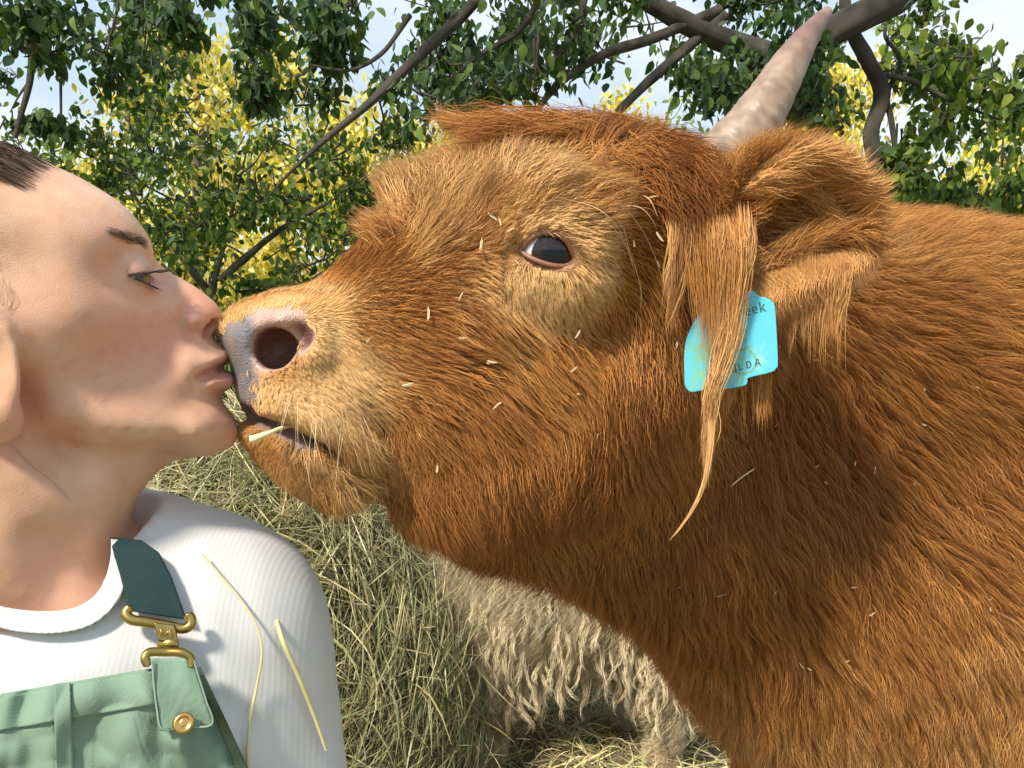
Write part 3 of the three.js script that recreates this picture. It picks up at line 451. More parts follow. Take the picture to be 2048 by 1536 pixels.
// ---------- the person ----------
const person = thing('person', 'person in white ribbed shirt and green overalls kissing the cow', 'person', null, V3(-0.3, 0, -0.52));
const PW = 0.004;
const faceShape = new Rounded(
  [[-30, 290], [50, 302], [113, 335], [152, 352], [205, 382], [243, 408], [270, 434], [286, 460], [296, 482], [304, 503], [316, 522], [346, 545], [381, 566], [410, 587], [433, 607], [444, 625], [447, 641], [441, 655], [432, 663], [421, 669], [433, 682], [449, 694], [463, 707], [467, 714], [462, 724], [446, 737], [458, 744], [468, 755], [470, 766], [463, 776], [450, 781], [444, 795], [443, 810], [449, 821], [462, 832], [472, 849], [475, 866], [470, 880], [455, 893], [404, 910], [352, 921], [326, 936], [305, 952], [285, 975], [263, 1010], [242, 1045], [226, 1085], [218, 1130], [212, 1175], [180, 1214], [110, 1232], [30, 1226], [-80, 1200], [-170, 1130], [-170, 1000], [-190, 880], [-260, 760], [-320, 620], [-330, 460], [-260, 340], [-140, 290]],
  [[-100, 400, 0.072, 0.07], [-150, 600, 0.074, 0.07], [40, 380, 0.066, 0.06], [150, 420, 0.060, 0.05], [230, 445, 0.050, 0.035], [270, 490, 0.040, 0.024], [210, 520, 0.062, 0.04], [250, 545, 0.050, 0.035], [306, 515, 0.014, 0.012], [330, 555, 0.0125, 0.011], [300, 590, 0.030, 0.02], [370, 585, 0.0125, 0.011], [410, 615, 0.013, 0.011], [438, 640, 0.0105, 0.009], [425, 660, 0.0125, 0.008], [385, 640, 0.0185, 0.013], [345, 640, 0.030, 0.02], [290, 650, 0.045, 0.03], [210, 640, 0.062, 0.05], [100, 650, 0.069, 0.06], [300, 740, 0.046, 0.035], [370, 710, 0.034, 0.024], [425, 700, 0.026, 0.018], [455, 715, 0.020, 0.010], [400, 755, 0.031, 0.022], [455, 762, 0.020, 0.010], [430, 800, 0.026, 0.018], [440, 850, 0.026, 0.022], [380, 840, 0.037, 0.03], [280, 830, 0.048, 0.03], [160, 820, 0.058, 0.04], [50, 780, 0.064, 0.05], [330, 905, 0.034, 0.026], [200, 930, 0.044, 0.035], [80, 1000, 0.052, 0.06], [180, 1040, 0.046, 0.045], [0, 1120, 0.055, 0.06], [180, 1150, 0.05, 0.045], [-100, 1000, 0.052, 0.06]],
  [
    { at: [[262, 545], [285, 548]], w: 0.04, s: 0.0145, a: -0.0065 }, { at: [[255, 478], [290, 492]], w: 0.04, s: 0.009, a: 0.0035 },
    { at: [[374, 612], [362, 640], [377, 668]], w: 0.025, s: 0.0035, a: -0.0035 }, { at: [[392, 645]], w: 0.02, s: 0.0075, a: 0.0045 },
    { at: [[362, 660], [340, 700], [340, 735]], w: 0.035, s: 0.008, a: -0.0022 },
    { at: [[462, 725], [440, 738], [418, 747], [398, 755]], w: 0.022, s: 0.0026, a: -0.0055 }, { at: [[452, 717], [425, 728]], w: 0.02, s: 0.0045, a: 0.002 }, { at: [[458, 760], [432, 758]], w: 0.02, s: 0.0055, a: 0.0025 },
    { at: [[445, 790], [415, 795], [390, 785]], w: 0.024, s: 0.007, a: -0.0035 }, { at: [[425, 845]], w: 0.024, s: 0.014, a: 0.0035 },
    { at: [[270, 690]], w: 0.048, s: 0.022, a: -0.0045 }, { at: [[190, 610], [240, 610]], w: 0.058, s: 0.02, a: 0.004 }, { at: [[250, 585], [290, 590]], w: 0.045, s: 0.008, a: 0.0015 },
    { at: [[30, 790], [55, 850], [95, 880]], w: 0.055, s: 0.014, a: -0.011 }, { at: [[130, 905], [220, 910], [330, 925]], w: 0.045, s: 0.012, a: -0.0075 }, { at: [[110, 845], [220, 862], [330, 868], [400, 862]], w: 0.048, s: 0.013, a: 0.0035 },
    { at: [[-5, 858], [60, 905], [115, 950], [155, 1000]], w: 0.05, s: 0.0025, a: -0.0022 }, { at: [[60, 960], [120, 1070], [170, 1180]], w: 0.05, s: 0.014, a: 0.0045 }, { at: [[95, 1080], [110, 1200]], w: 0.05, s: 0.011, a: -0.005 }, { at: [[215, 980], [180, 1060]], w: 0.045, s: 0.016, a: 0.003 },
    { at: [[140, 430], [220, 460]], w: 0.055, s: 0.012, a: 0.0012 },
  ], 0.0022);
const faceF = (x, y, z) => { const [u, v, w] = toFrame(x, y, z); return faceShape.f(u, v, w - PW); };
const fp = (px, py, w) => { const q = uv(px, py, w); return fromFrame(q[0], q[1], w); };
const noseHole = cone(fp(404, 664, 0.012), fp(428, 652, 0.012), 0.0032, 0.0042), noseHole2 = cone(fp(414, 662, 0.016), fp(408, 640, 0.008), 0.0035, 0.004);
const ear = { lobe: ball(fp(8, 838, 0.066), 0.0095, 0.012, 0.006), back: ball(fp(-30, 740, 0.072), 0.017, 0.030, 0.0075), hollow: ball(fp(-22, 735, 0.080), 0.009, 0.018, 0.007), tragus: ball(fp(2, 768, 0.067), 0.005, 0.007, 0.006) };
const torsoParts = [[cone(at(-290, 1275, 0.475), at(425, 1262, 0.485), 0.052, 0.051), 0.03], [ball(at(75, 1500, 0.475), 0.15, 0.17, 0.075), 0.06], [cone(at(20, 1120, 0.46), at(70, 1290, 0.462), 0.045, 0.078), 0.04], [cone(at(-60, 1480, 0.45), at(230, 1480, 0.452), 0.065, 0.065), 0.05], [cone(at(70, 1500, 0.48), V3(-0.31, 0.55, -0.56), 0.1, 0.12), 0.08]];
const SL = at(440, 1275, 0.485), EL = at(560, 1760, 0.475), SR = at(-310, 1285, 0.475), ER = at(-420, 1760, 0.46);
const armL = [[cone(SL, EL, 0.052, 0.045), 0.03], [cone(EL, V3(-0.13, 0.47, -0.40), 0.041, 0.03), 0.015]], armR = [[cone(SR, ER, 0.05, 0.044), 0.03], [cone(ER, V3(-0.49, 0.47, -0.38), 0.041, 0.03), 0.015]];
const torsoF = (x, y, z) => { let f = 1; for (const [g, k] of [...torsoParts, ...armL, ...armR]) f = f > 0.9 ? g(x, y, z) : smin(f, g(x, y, z), k); return f; };
const hands = []; for (const [wx, sx] of [[-0.13, 1], [-0.49, -1]]) { const z0 = sx > 0 ? -0.40 : -0.38; hands.push([ball(V3(wx - sx * 0.006, 0.425, z0 + 0.02), 0.034, 0.044, 0.016), 0.012]); [[-0.024, 0.062], [-0.008, 0.072], [0.008, 0.068], [0.023, 0.054]].forEach(([dx, l]) => { const a = V3(wx + dx, 0.39, z0 + 0.03), b = V3(wx + dx * 1.15, 0.39 - l * 0.55, z0 + 0.045), c = V3(wx + dx * 1.1, 0.39 - l, z0 + 0.035); hands.push([cone(a, b, 0.0088, 0.008), 0.004], [cone(b, c, 0.008, 0.0068), 0.004]); }); hands.push([cone(V3(wx - sx * 0.03, 0.435, z0 + 0.025), V3(wx - sx * 0.052, 0.39, z0 + 0.045), 0.0105, 0.008), 0.006]); }
const handF = (x, y, z) => { let f = 1; for (const [g, k] of [...hands, armL[1], armR[1]]) f = f > 0.9 ? g(x, y, z) : smin(f, g(x, y, z), k); return f; };
const LID_C = fp(256, 551, 0.0285), LID_R = 0.0122, UPA = 0.16, LOA = -0.42;
function bodyF(x, y, z) {
  let f = faceF(x, y, z);
  const lx = x - LID_C.x, ly = y - LID_C.y, lz = z - LID_C.z, ld = Math.hypot(lx, ly, lz);
  if (ld < 0.03) { f = smin(f, ld - LID_R - 0.0012, 0.009); const a = lx * FU.x + lz * FU.z, p1 = ly * Math.cos(UPA) - a * Math.sin(UPA), p2 = ly * Math.cos(LOA) - a * Math.sin(LOA); f = Math.max(f, -Math.max(p1, -p2, ld - LID_R - 0.006)); }
  if (f < 0.05) { f = smin(f, ear.lobe(x, y, z), 0.006); f = smin(f, ear.back(x, y, z), 0.006); f = smax(f, -ear.hollow(x, y, z), 0.005); f = smin(f, ear.tragus(x, y, z), 0.005); f = smax(f, -noseHole(x, y, z), 0.002); f = smax(f, -noseHole2(x, y, z), 0.002); }
  return y < 1.02 ? smin(f, torsoF(x, y, z) + 0.010, 0.02) : f;
}
{
  const fine = surfaceNets((u, v, w) => { const p = fromFrame(u, v, w); return bodyF(p.x, p.y, p.z); }, V3(-0.30, -0.20, -0.10), V3(0.02, 0.19, 0.105), 0.0026, 1), pos = fine.attributes.position;
  for (let i = 0; i < pos.count; i++) { const q = fromFrame(pos.getX(i), pos.getY(i), pos.getZ(i)); pos.setXYZ(i, q.x, q.y, q.z); }
  fine.computeVertexNormals();
  const chest = surfaceNets((x, y, z) => { const [u, v, w] = toFrame(x, y, z); return Math.max(bodyF(x, y, z), -Math.max(-0.185 - v, -1)); }, V3(-0.66, 0.4, -0.75), V3(0.02, 0.94, -0.3), 0.012, 1);
  const hg = surfaceNets(handF, V3(-0.6, 0.29, -0.46), V3(-0.06, 0.52, -0.3), 0.004, 1);
  const lips = [[[466, 716], [445, 727], [420, 742], [402, 752]], [[466, 762], [448, 756], [425, 752], [404, 754]]].map((l) => l.map(([x, y]) => uv(x, y, 0.02)));
  const spots = []; for (let i = 0; i < 240; i++) spots.push([...uv(rr(20, 440), rr(400, 900), 0.05), rr(0.0007, 0.002), rr(0.08, 0.36)]);
  const red = [[[420, 630], 0.022, 0.75, 0.02], [[360, 650], 0.02, 0.35, 0.03], [[280, 700], 0.028, 0.5, 0.045], [[250, 660], 0.04, 0.25, 0.05], [[60, 830], 0.02, 0.4, 0.05], [[300, 560], 0.015, 0.35, 0.03], [[120, 1150], 0.03, 0.3, 0.05], [[440, 800], 0.01, 0.3, 0.02]].map(([p, s, a, w]) => [uv(...p, w), s, a]);
  const skinCol = (p) => {
    const [u, v, w] = toFrame(p.x, p.y, p.z), m = fbm(p.x * 55, p.y * 55, p.z * 55, 4), m2 = fbm(p.x * 220, p.y * 220, p.z * 220, 2); let c = [0.67, 0.385, 0.245].map((x, i) => x * (1 + [0.10, 0.2, 0.25][i] * m * 1.6 + 0.05 * m2));
    let r = 0; for (const [q, s, a] of red) r = Math.max(r, a * Math.exp(-((u - q[0]) ** 2 + (v - q[1]) ** 2) / (s * s))); r = clamp(r * (1 + 0.7 * m), 0, 1);
    c = c.map((x, i) => mix(x, [0.62, 0.26, 0.19][i], r));
    let l = 0; for (const L of lips) l = Math.max(l, sstep(0.0042, 0.0018, lineDist(L, u, v))); c = c.map((x, i) => mix(x, [0.52, 0.19, 0.165][i], l * 0.55));
    for (const [a, b, s, k] of spots) { const d = (u - a) ** 2 + (v - b) ** 2; if (d < s * s * 4) { const t = k * Math.exp(-d / (s * s)); c = c.map((x, i) => mix(x, [0.42, 0.2, 0.11][i], t)); } }
    return c;
  };
  for (const g of [fine, chest, hg]) paint(g, skinCol);
  const g = mergeGeometries([fine, chest, hg]), P = g.attributes.position, UV = new Float32Array(P.count * 2); for (let i = 0; i < P.count; i++) { const [u, v] = toFrame(P.getX(i), P.getY(i), P.getZ(i)); UV[i * 2] = u * 18; UV[i * 2 + 1] = v * 18; } g.setAttribute('uv', new THREE.BufferAttribute(UV, 2));
  const pores = grain(512, (x, y) => { const k = 0.5 + 0.5 * tileNoise(x, y, 14, 3) + 0.35 * tileNoise(x, y, 40, 9); return [k, k, k]; });
  put('body', local(g, person), phys({ vertexColors: true, roughness: 0.5, specularIntensity: 0.8, sheen: 0.15, sheenColor: C(1, 0.8, 0.7), bumpMap: pores, bumpScale: 0.00022 }), person);
}
// eye, lids, lashes, brow
{
  const ctr = LID_C, r = LID_R, dirOf = (ph, th) => FU.clone().multiplyScalar(Math.cos(ph) * Math.sin(th)).addScaledVector(FV, Math.sin(ph) * Math.sin(th)).addScaledVector(FW, Math.cos(th));
  const look = FU.clone().multiplyScalar(0.93).add(V3(0, -0.3, 0)).addScaledVector(FW, 0.45).normalize();
  const g = new THREE.SphereGeometry(r, 48, 32); paint(g, (p) => { const d = p.clone().normalize().dot(look); return d > 0.93 ? [0.01, 0.01, 0.012] : d > 0.7 ? [0.05, 0.065, 0.085] : [0.5, 0.42, 0.4]; }); g.translate(ctr.x, ctr.y, ctr.z);  // large dark iris stands in for the shade under the lashes
  put('eye', local(g, person), phys({ vertexColors: true, roughness: 0.25, clearcoat: 0.8, clearcoatRoughness: 0.05 }), person);
  const lune = (a0, a1, rad) => { const P = [], I = [], n = 28, m = 28; for (let i = 0; i <= n; i++) for (let j = 0; j <= m; j++) { const ph = mix(a0, a1, i / n), e = i < 2 ? (2 - i) * 0.0003 : 0, d = dirOf(ph, mix(0.02, Math.PI - 0.02, j / m)).multiplyScalar(rad - e).add(ctr); P.push(d.x, d.y, d.z); } for (let i = 0; i < n; i++) for (let j = 0; j < m; j++) { const a = i * (m + 1) + j, b = a + m + 1; a1 > a0 ? I.push(a, a + 1, b, b, a + 1, b + 1) : I.push(a, b, a + 1, b, b + 1, a + 1); } const q = new THREE.BufferGeometry(); q.setAttribute('position', new THREE.Float32BufferAttribute(P, 3)); q.setIndex(I); q.computeVertexNormals(); return q; };
  const lidMat = phys({ color: C(0.60, 0.34, 0.24), roughness: 0.5 });
  put('upper_eyelid', local(lune(UPA, 1.0, r + 0.0013), person), lidMat, person); put('lower_eyelid', local(lune(LOA, -1.1, r + 0.0011), person), lidMat, person);
  const L = new Strands(), dark = () => C(0.018, 0.013, 0.014);
  for (let i = 0; i < 170; i++) { const th = rr(0.12, 1.9), d = dirOf(UPA, th), p = ctr.clone().addScaledVector(d, r + 0.0012), out = d.clone().add(V3(0, -0.12, 0)).addScaledVector(FU, 0.4).normalize(), ln = 0.008 * sstep(0.05, 0.9, th) + 0.002; L.add([0, 1, 2, 3, 4].map((k) => { const t = k / 4, q = p.clone().addScaledVector(out, ln * t); q.y += -0.0022 * t + 0.0035 * t * t * (ln / 0.009); return q; }), 0.00016, randSide(), dark()); }
  for (let i = 0; i < 110; i++) { const th = rr(0.12, 1.7), d = dirOf(LOA, th), p = ctr.clone().addScaledVector(d, r + 0.001), out = d.clone().add(V3(0, -0.35, 0)).addScaledVector(FU, 0.3).normalize(), ln = 0.0045 * sstep(0.05, 0.9, th) + 0.001; L.add([0, 1, 2, 3].map((k) => p.clone().addScaledVector(out, ln * k / 3)), 0.00013, randSide(), dark()); }
  put('eyelashes', local(L.build(), person), std({ vertexColors: true, roughness: 0.6 }), person, 'stuff');
  const B = new Strands();
  for (let i = 0; i < 320; i++) { const t = Math.pow(rnd(), 1.1), px = mix(300, 228, t) + gauss() * 4, py = mix(491, 464, Math.pow(t, 0.8)) + gauss() * mix(11, 7, t), p = march(faceF, Math.min(px, 297 + (py - 482) * 0.3), py), q = march(faceF, px - rr(9, 22), py - rr(-2, 9)); const m = p.clone().lerp(q, 0.5).addScaledVector(FW, 0.0012); B.add([p, m, q.addScaledVector(FW, 0.0008)], 0.00009, randSide(), C(0.075, 0.04, 0.024).multiplyScalar(rr(0.7, 2.2))); }
  put('eyebrow', local(B.build(), person), std({ vertexColors: true, roughness: 0.6 }), person, 'stuff');
}
// hair, pulled tightly back
{
  const S = new Strands(), line = [[108, 324], [60, 328], [10, 334], [-40, 348], [-80, 400], [-85, 470], [-62, 540], [-42, 610], [-45, 680], [-60, 720]];
  const bun = fp(-330, 560, 0.0), brown = (t) => { const k = rr(0.6, 1.5); return C(mix(0.07, 0.32, t) * k, mix(0.036, 0.19, t) * k, mix(0.022, 0.085, t) * k); };
  const e = toFrame(bun.x, bun.y, bun.z), settle = (q, lift) => { for (let it = 0; it < 8; it++) { const eps = 0.002, f = faceShape.f(q[0], q[1], q[2] - PW) - lift, gx = faceShape.f(q[0] + eps, q[1], q[2] - PW) - lift - f, gy = faceShape.f(q[0], q[1] + eps, q[2] - PW) - lift - f, gz = faceShape.f(q[0], q[1], q[2] + eps - PW) - lift - f, l = Math.hypot(gx, gy, gz) || 1; q[0] -= f * gx / l * 0.7; q[1] -= f * gy / l * 0.7; q[2] -= f * gz / l * 0.7; } return q; };
  const edge = (py) => { if (py < 324) return 100; for (let k = 0; k + 1 < line.length; k++) if (py <= line[k + 1][1]) return mix(line[k][0], line[k + 1][0], clamp((py - line[k][1]) / (line[k + 1][1] - line[k][1]), 0, 1)); return -40; };
  for (let i = 0; i < 9000; i++) {
    let px, py, t; const side = rnd() < 0.6 ? 1 : -1;
    if (i < 5200) { t = rnd(); const k = t * (line.length - 1), a = Math.floor(k), b = Math.min(a + 1, line.length - 1); px = mix(line[a][0], line[b][0], k - a) + 6 - Math.abs(gauss()) * 55; py = mix(line[a][1], line[b][1], k - a) + gauss() * 4; }
    else { px = rr(-330, 90); py = rr(285, 800); if (px > edge(py) || (py > 720 && px > -90)) continue; t = 0.5; }
    const s0 = uv(px, py, 0.05), q0 = settle([s0[0], s0[1], side * rr(0.02, 0.07)], 0.001), tone = t > 0.6 ? rr(0.3, 1) : rr(0, 0.25), pts = [], n = 9;
    for (let j = 0; j <= n; j++) { const s = j / n, q = settle([mix(q0[0], e[0], s), mix(q0[1], e[1], s) + Math.sin(s * Math.PI) * 0.03, mix(q0[2], 0, s * s)], 0.001 + 0.003 * s); pts.push(fromFrame(...q)); }
    S.add(pts, 0.00028, randSide(), brown(tone));
  }
  lock(S, [bun.clone(), bun.clone().addScaledVector(FU, -0.035).add(V3(0, -0.01, 0)), bun.clone().addScaledVector(FU, -0.05).add(V3(0, -0.08, 0)), bun.clone().addScaledVector(FU, -0.045).add(V3(0, -0.18, 0))], 500, 0.009, 0.006, 0.0004, () => brown(rr(0, 0.5)), 0.004);
  for (let i = 0; i < 90; i++) { const x = rr(-20, 118), y = x > 20 ? mix(300, 326, x / 118) : rr(290, 330), p = march(faceF, Math.min(x, 100), y + 14); S.add([0, 1, 2, 3, 4].map((j) => p.clone().addScaledVector(FV, 0.0035 * j / 4).addScaledVector(FU, (-0.012 + gauss() * 0.002) * j / 4).addScaledVector(FW, gauss() * 0.001)), 0.0001, randSide(), brown(0.15)); }
  const last = [[10, 870], [60, 925], [110, 965], [150, 1010]];
  for (const l of [[[18, 540], [26, 600], [14, 660], [-10, 700]], [[5, 560], [12, 620], [4, 680], [-15, 730]], [[22, 560], [32, 600], [30, 640]], [[-4, 600], [8, 650], [-2, 720]], [[28, 690], [18, 720], [-6, 745]], last]) for (let i = 0; i < (l === last ? 4 : 6); i++) S.add(crPoints(l.map(([x, y], n, all) => march(faceF, x - (l === last ? 0 : 12) + gauss() * (l === last ? 1 : 12), y + gauss() * (l === last ? 1 : 8)).addScaledVector(FW, 0.0015)), 12), 0.00006, randSide(), brown(0.9));
  put('hair', local(S.build(), person), std({ vertexColors: true, roughness: 0.5 }), person, 'stuff');
}
// shirt
let shirtMesh;
const shirtF = (x, y, z) => {
  let f = torsoF(x, y, z) - 0.006;
  const neckU = toFrame(x, y, z), drape = 0.004 * noise(x * 14 + 3, y * 7, z * 14) + 0.0022 * noise(x * 34, y * 16, z * 30);
  f -= drape * sstep(0.95, 0.86, y);
  const armpit = Math.exp(-(((x + 0.172) / 0.035) ** 2 + ((y - 0.845) / 0.075) ** 2)); f -= 0.0042 * armpit * Math.sin((x * 0.85 + y * 0.4) * 300 + 3 * noise(x * 20, y * 20, 3));
  f = smax(f, 0.013 - faceF(x, y, z), 0.003);
  return Math.max(f, Math.abs(f + 0.0) - 0.2, 0.46 - y > 0 ? (0.46 - y) : -1);
};
const ribs = grain(256, (x, y) => { const k = 0.5 + 0.5 * Math.sin(x * Math.PI * 2 * 16) * 0.8 + 0.15 * noise(x * 60, y * 60, 2); return [k, k, k]; });
const weave = grain(256, (x, y) => { const k = 0.5 + 0.28 * Math.sin((x + y) * Math.PI * 2 * 40) + 0.3 * tileNoise(x, y, 12, 5); return [k, k, k]; });
function planarUV(g, s) { const P = g.attributes.position, U = new Float32Array(P.count * 2); for (let i = 0; i < P.count; i++) { U[i * 2] = P.getX(i) * s; U[i * 2 + 1] = P.getY(i) * s; } g.setAttribute('uv', new THREE.BufferAttribute(U, 2)); return g; }
{
  const g = planarUV(surfaceNets(shirtF, V3(-0.64, 0.43, -0.72), V3(-0.01, 1.0, -0.32), 0.0042, 2), 24);
  const shirt = put('shirt', local(g, person), std({ color: C(0.63, 0.62, 0.60), roughness: 0.92, bumpMap: ribs, bumpScale: 0.00007 }), person);
  shirtMesh = shirt;
}
// overalls: sheets laid on the shirt
const overallsMat = (c) => std({ color: c, roughness: 0.95, bumpMap: weave, bumpScale: 0.0002 });
const SAGE = C(0.20, 0.295, 0.21);
function sheet(corner, nu, nv, lift, thick, wr = 0, on = shirtF) { // corner(s,t) -> photo place on the chest; gives a thick cloth patch
  const F = [], B = [], I = [], n = (nu + 1) * (nv + 1), UV = [];
  for (let j = 0; j <= nv; j++) for (let i = 0; i <= nu; i++) { const [px, py] = corner(i / nu, j / nv), p = march((x, y, z) => on(x, y, z) - lift, px, py, 0.25, 0.9), k = wr ? wr * (noise(p.x * 34, p.y * 13, 4) + 0.7 * noise(p.x * 80, p.y * 30, 9) + 0.45 * Math.abs(noise(p.x * 55 + p.y * 30, p.y * 45, 2))) : 0, d = EYE.clone().sub(p).normalize(); p.addScaledVector(d, k + 0.001); F.push(p); B.push(p.clone().addScaledVector(d, -thick)); UV.push(p.x * 20, p.y * 20); }
  const all = [...F, ...B]; for (let j = 0; j < nv; j++) for (let i = 0; i < nu; i++) { const a = j * (nu + 1) + i, b = a + nu + 1; I.push(a, b, a + 1, b, b + 1, a + 1, n + a, n + a + 1, n + b, n + b, n + a + 1, n + b + 1); }
  const edge = []; for (let i = 0; i <= nu; i++) edge.push(i); for (let j = 1; j <= nv; j++) edge.push(j * (nu + 1) + nu); for (let i = nu - 1; i >= 0; i--) edge.push(nv * (nu + 1) + i); for (let j = nv - 1; j > 0; j--) edge.push(j * (nu + 1));
  edge.forEach((a, k) => { const b = edge[(k + 1) % edge.length]; I.push(a, b, n + a, b, n + b, n + a); });
  const g = new THREE.BufferGeometry(); g.setAttribute('position', new THREE.Float32BufferAttribute(all.flatMap((p) => [p.x, p.y, p.z]), 3)); g.setAttribute('uv', new THREE.Float32BufferAttribute([...UV, ...UV], 2)); g.setIndex(I); g.computeVertexNormals(); return g;
}
{ // ribbed neckband
  const inn = [[-70, 1192], [-20, 1207], [40, 1219], [105, 1222], [155, 1213], [192, 1188], [212, 1152], [221, 1112], [222, 1078]], out = [[-80, 1238], [-20, 1252], [45, 1266], [115, 1268], [178, 1254], [222, 1222], [247, 1180], [256, 1130], [248, 1080]];
  const cv = (l) => new THREE.SplineCurve(l.map(([x, y]) => new THREE.Vector2(x, y))), a = cv(inn), b = cv(out);
  put('neckband', local(sheet((s, t) => { const p = a.getPoint(s), q = b.getPoint(s); return [mix(p.x, q.x, t), mix(p.y, q.y, t)]; }, 90, 8, 0.0052, 0.005, 0.0004, (x, y, z) => smin(shirtF(x, y, z), bodyF(x, y, z), 0.012)), person), std({ color: C(0.63, 0.62, 0.60), roughness: 0.92, bumpMap: ribs, bumpScale: 0.0002 }), shirtMesh);
}
const bil = (a, b, c, d) => (s, t) => [mix(mix(a[0], b[0], s), mix(d[0], c[0], s), t), mix(mix(a[1], b[1], s), mix(d[1], c[1], s), t)];
{
  const bib = put('bib', local(sheet((s, t) => { const x0 = mix(-255, -330, t), x1 = t < 0.26 ? mix(402, 520, t * 4) : mix(520, 560, (t - 0.26) / 0.74), x = mix(x0, x1, s); return [x, mix(1388 - 0.17 * Math.max(x, 0) + (x < 0 ? 6 : 0) + 14 * Math.max(0, (x - 300) / 100), 2350, t)]; }, 200, 190, 0.0095, 0.003, 0.013), person), overallsMat(SAGE), person);
  const yoke = sheet((s, t) => { const x = mix(-250, 310, s); return [x, mix(1394 - 0.17 * Math.max(x, 0), 1462 - 0.17 * Math.max(x, 0), t)]; }, 120, 14, 0.0113, 0.002, 0.013); put('hem', local(yoke, person), overallsMat(SAGE.clone().multiplyScalar(1.05)), bib);
  put('seam', local(sheet(bil([107, 1368], [141, 1364], [150, 1620], [112, 1620]), 8, 70, 0.0128, 0.002, 0.013), person), overallsMat(SAGE.clone().multiplyScalar(0.95)), bib);
  put('side_hem', local(sheet(bil([392, 1348], [408, 1350], [545, 1640], [515, 1640]), 4, 40, 0.0105, 0.003, 0.006), person), overallsMat(C(0.1, 0.14, 0.075)), bib);
  const tab = put('strap_tab', local(sheet((s, t) => bil([301, 1316], [384, 1316], [428, 1452], [320, 1462])(s, t), 16, 24, 0.018, 0.0022, 0.002), person), overallsMat(SAGE.clone().multiplyScalar(1.08)), person);
  const bm = phys({ color: C(0.72, 0.43, 0.14), metalness: 1, roughness: 0.28 });
  const bp = march((x, y, z) => shirtF(x, y, z) - 0.0205, 367, 1446, 0.25, 0.9), bd = EYE.clone().sub(bp).normalize(), prof = [[0, 0.0012], [0.0012, 0.0014], [0.0018, 0.0008], [0.0026, 0.0008], [0.0032, 0.0017], [0.0042, 0.0017], [0.005, 0.0009], [0.0051, 0]].map(([x, y]) => new THREE.Vector2(x, y));
  const lg = new THREE.LatheGeometry(prof, 36); lg.applyQuaternion(new THREE.Quaternion().setFromUnitVectors(V3(0, 1, 0), bd)); lg.translate(bp.x + bd.x * 0.002, bp.y + bd.y * 0.002, bp.z + bd.z * 0.002); put('rivet', local(lg, person), bm, tab);
  // webbing strap over the shoulder
  const strap = sheet((s, t) => { const L = [[219, 1074], [228, 1110], [240, 1150], [250, 1190], [258, 1222]], R = [[283, 1080], [318, 1105], [342, 1150], [360, 1200], [374, 1240]], k = t * 4, a = Math.min(3, Math.floor(k)), f = k - a; return [mix(mix(L[a][0], L[a + 1][0], f), mix(R[a][0], R[a + 1][0], f), s), mix(mix(L[a][1], L[a + 1][1], f), mix(R[a][1], R[a + 1][1], f), s)]; }, 16, 40, 0.006, 0.0025, 0.0002);
  put('shoulder_strap', local(strap, person), std({ color: C(0.008, 0.034, 0.034), roughness: 0.85, bumpMap: weave, bumpScale: 0.0005 }), person);
  { const L = [[-133, 1080], [-168, 1105], [-192, 1150], [-210, 1200], [-224, 1330]], R = [[-69, 1074], [-78, 1110], [-90, 1150], [-100, 1190], [-130, 1330]]; put('shoulder_strap', local(sheet((s, t) => { const k = t * 4, a = Math.min(3, Math.floor(k)), f = k - a; return [mix(mix(L[a][0], L[a + 1][0], f), mix(R[a][0], R[a + 1][0], f), s), mix(mix(L[a][1], L[a + 1][1], f), mix(R[a][1], R[a + 1][1], f), s)]; }, 12, 40, 0.006, 0.0025, 0.0002), person), std({ color: C(0.008, 0.034, 0.034), roughness: 0.85 }), person); }
  // brass buckle: slider frame, shank, hook ring
  const brass = phys({ color: C(0.42, 0.29, 0.09), metalness: 1, roughness: 0.33 }), bpt = (px, py, l = 0.011) => march((x, y, z) => shirtF(x, y, z) - l, px, py, 0.25, 0.9);
  const buckle = put('buckle', local(tube([[258, 1216], [252, 1226], [260, 1238], [290, 1244], [330, 1251], [368, 1257], [381, 1250], [382, 1238], [376, 1230]].map(([x, y]) => bpt(x, y, 0.010)), [0.0027, 0.0027], 70, 10), person), brass, person);
  const slab = (a, b, c, d, l, t) => sheet(bil(a, b, c, d), 8, 10, l, t);
  put('shank', local(slab([306, 1244], [350, 1250], [358, 1287], [318, 1282], 0.0125, 0.003), person), brass, buckle);
  put('shank_knob', local(new THREE.SphereGeometry(0.0052, 24, 16).scale(1.15, 0.8, 0.6).translate(...bpt(336, 1290, 0.011).toArray()), person), brass, buckle);
  put('ring', local(tube([[296, 1330], [290, 1316], [296, 1306], [330, 1304], [366, 1306], [380, 1316], [383, 1332]].map(([x, y]) => bpt(x, y, 0.0175)), [0.0023, 0.0023], 50, 10), person), brass, buckle);
  // raised mark on the shank, stitched edges
  for (const [a, b] of [[[323, 1274], [321, 1258]], [[321, 1258], [331, 1270]], [[331, 1270], [339, 1260]], [[339, 1260], [343, 1277]]]) put('mark', local(tube([bpt(...a, 0.0155), bpt((a[0] + b[0]) / 2, (a[1] + b[1]) / 2, 0.0158), bpt(...b, 0.0155)], [0.0005, 0.0005], 6, 6), person), brass, buckle);
  const thread = std({ color: C(0.25, 0.34, 0.25), roughness: 0.9 }), rim = [[304, 1322], [308, 1370], [314, 1420], [324, 1457], [370, 1455], [424, 1448], [412, 1400], [398, 1355], [388, 1322]];
  put('stitching', local(tube(rim.map(([x, y]) => bpt(x, y, 0.0204)), [0.0005, 0.0005], 90, 6, 0.4), person), thread, tab);
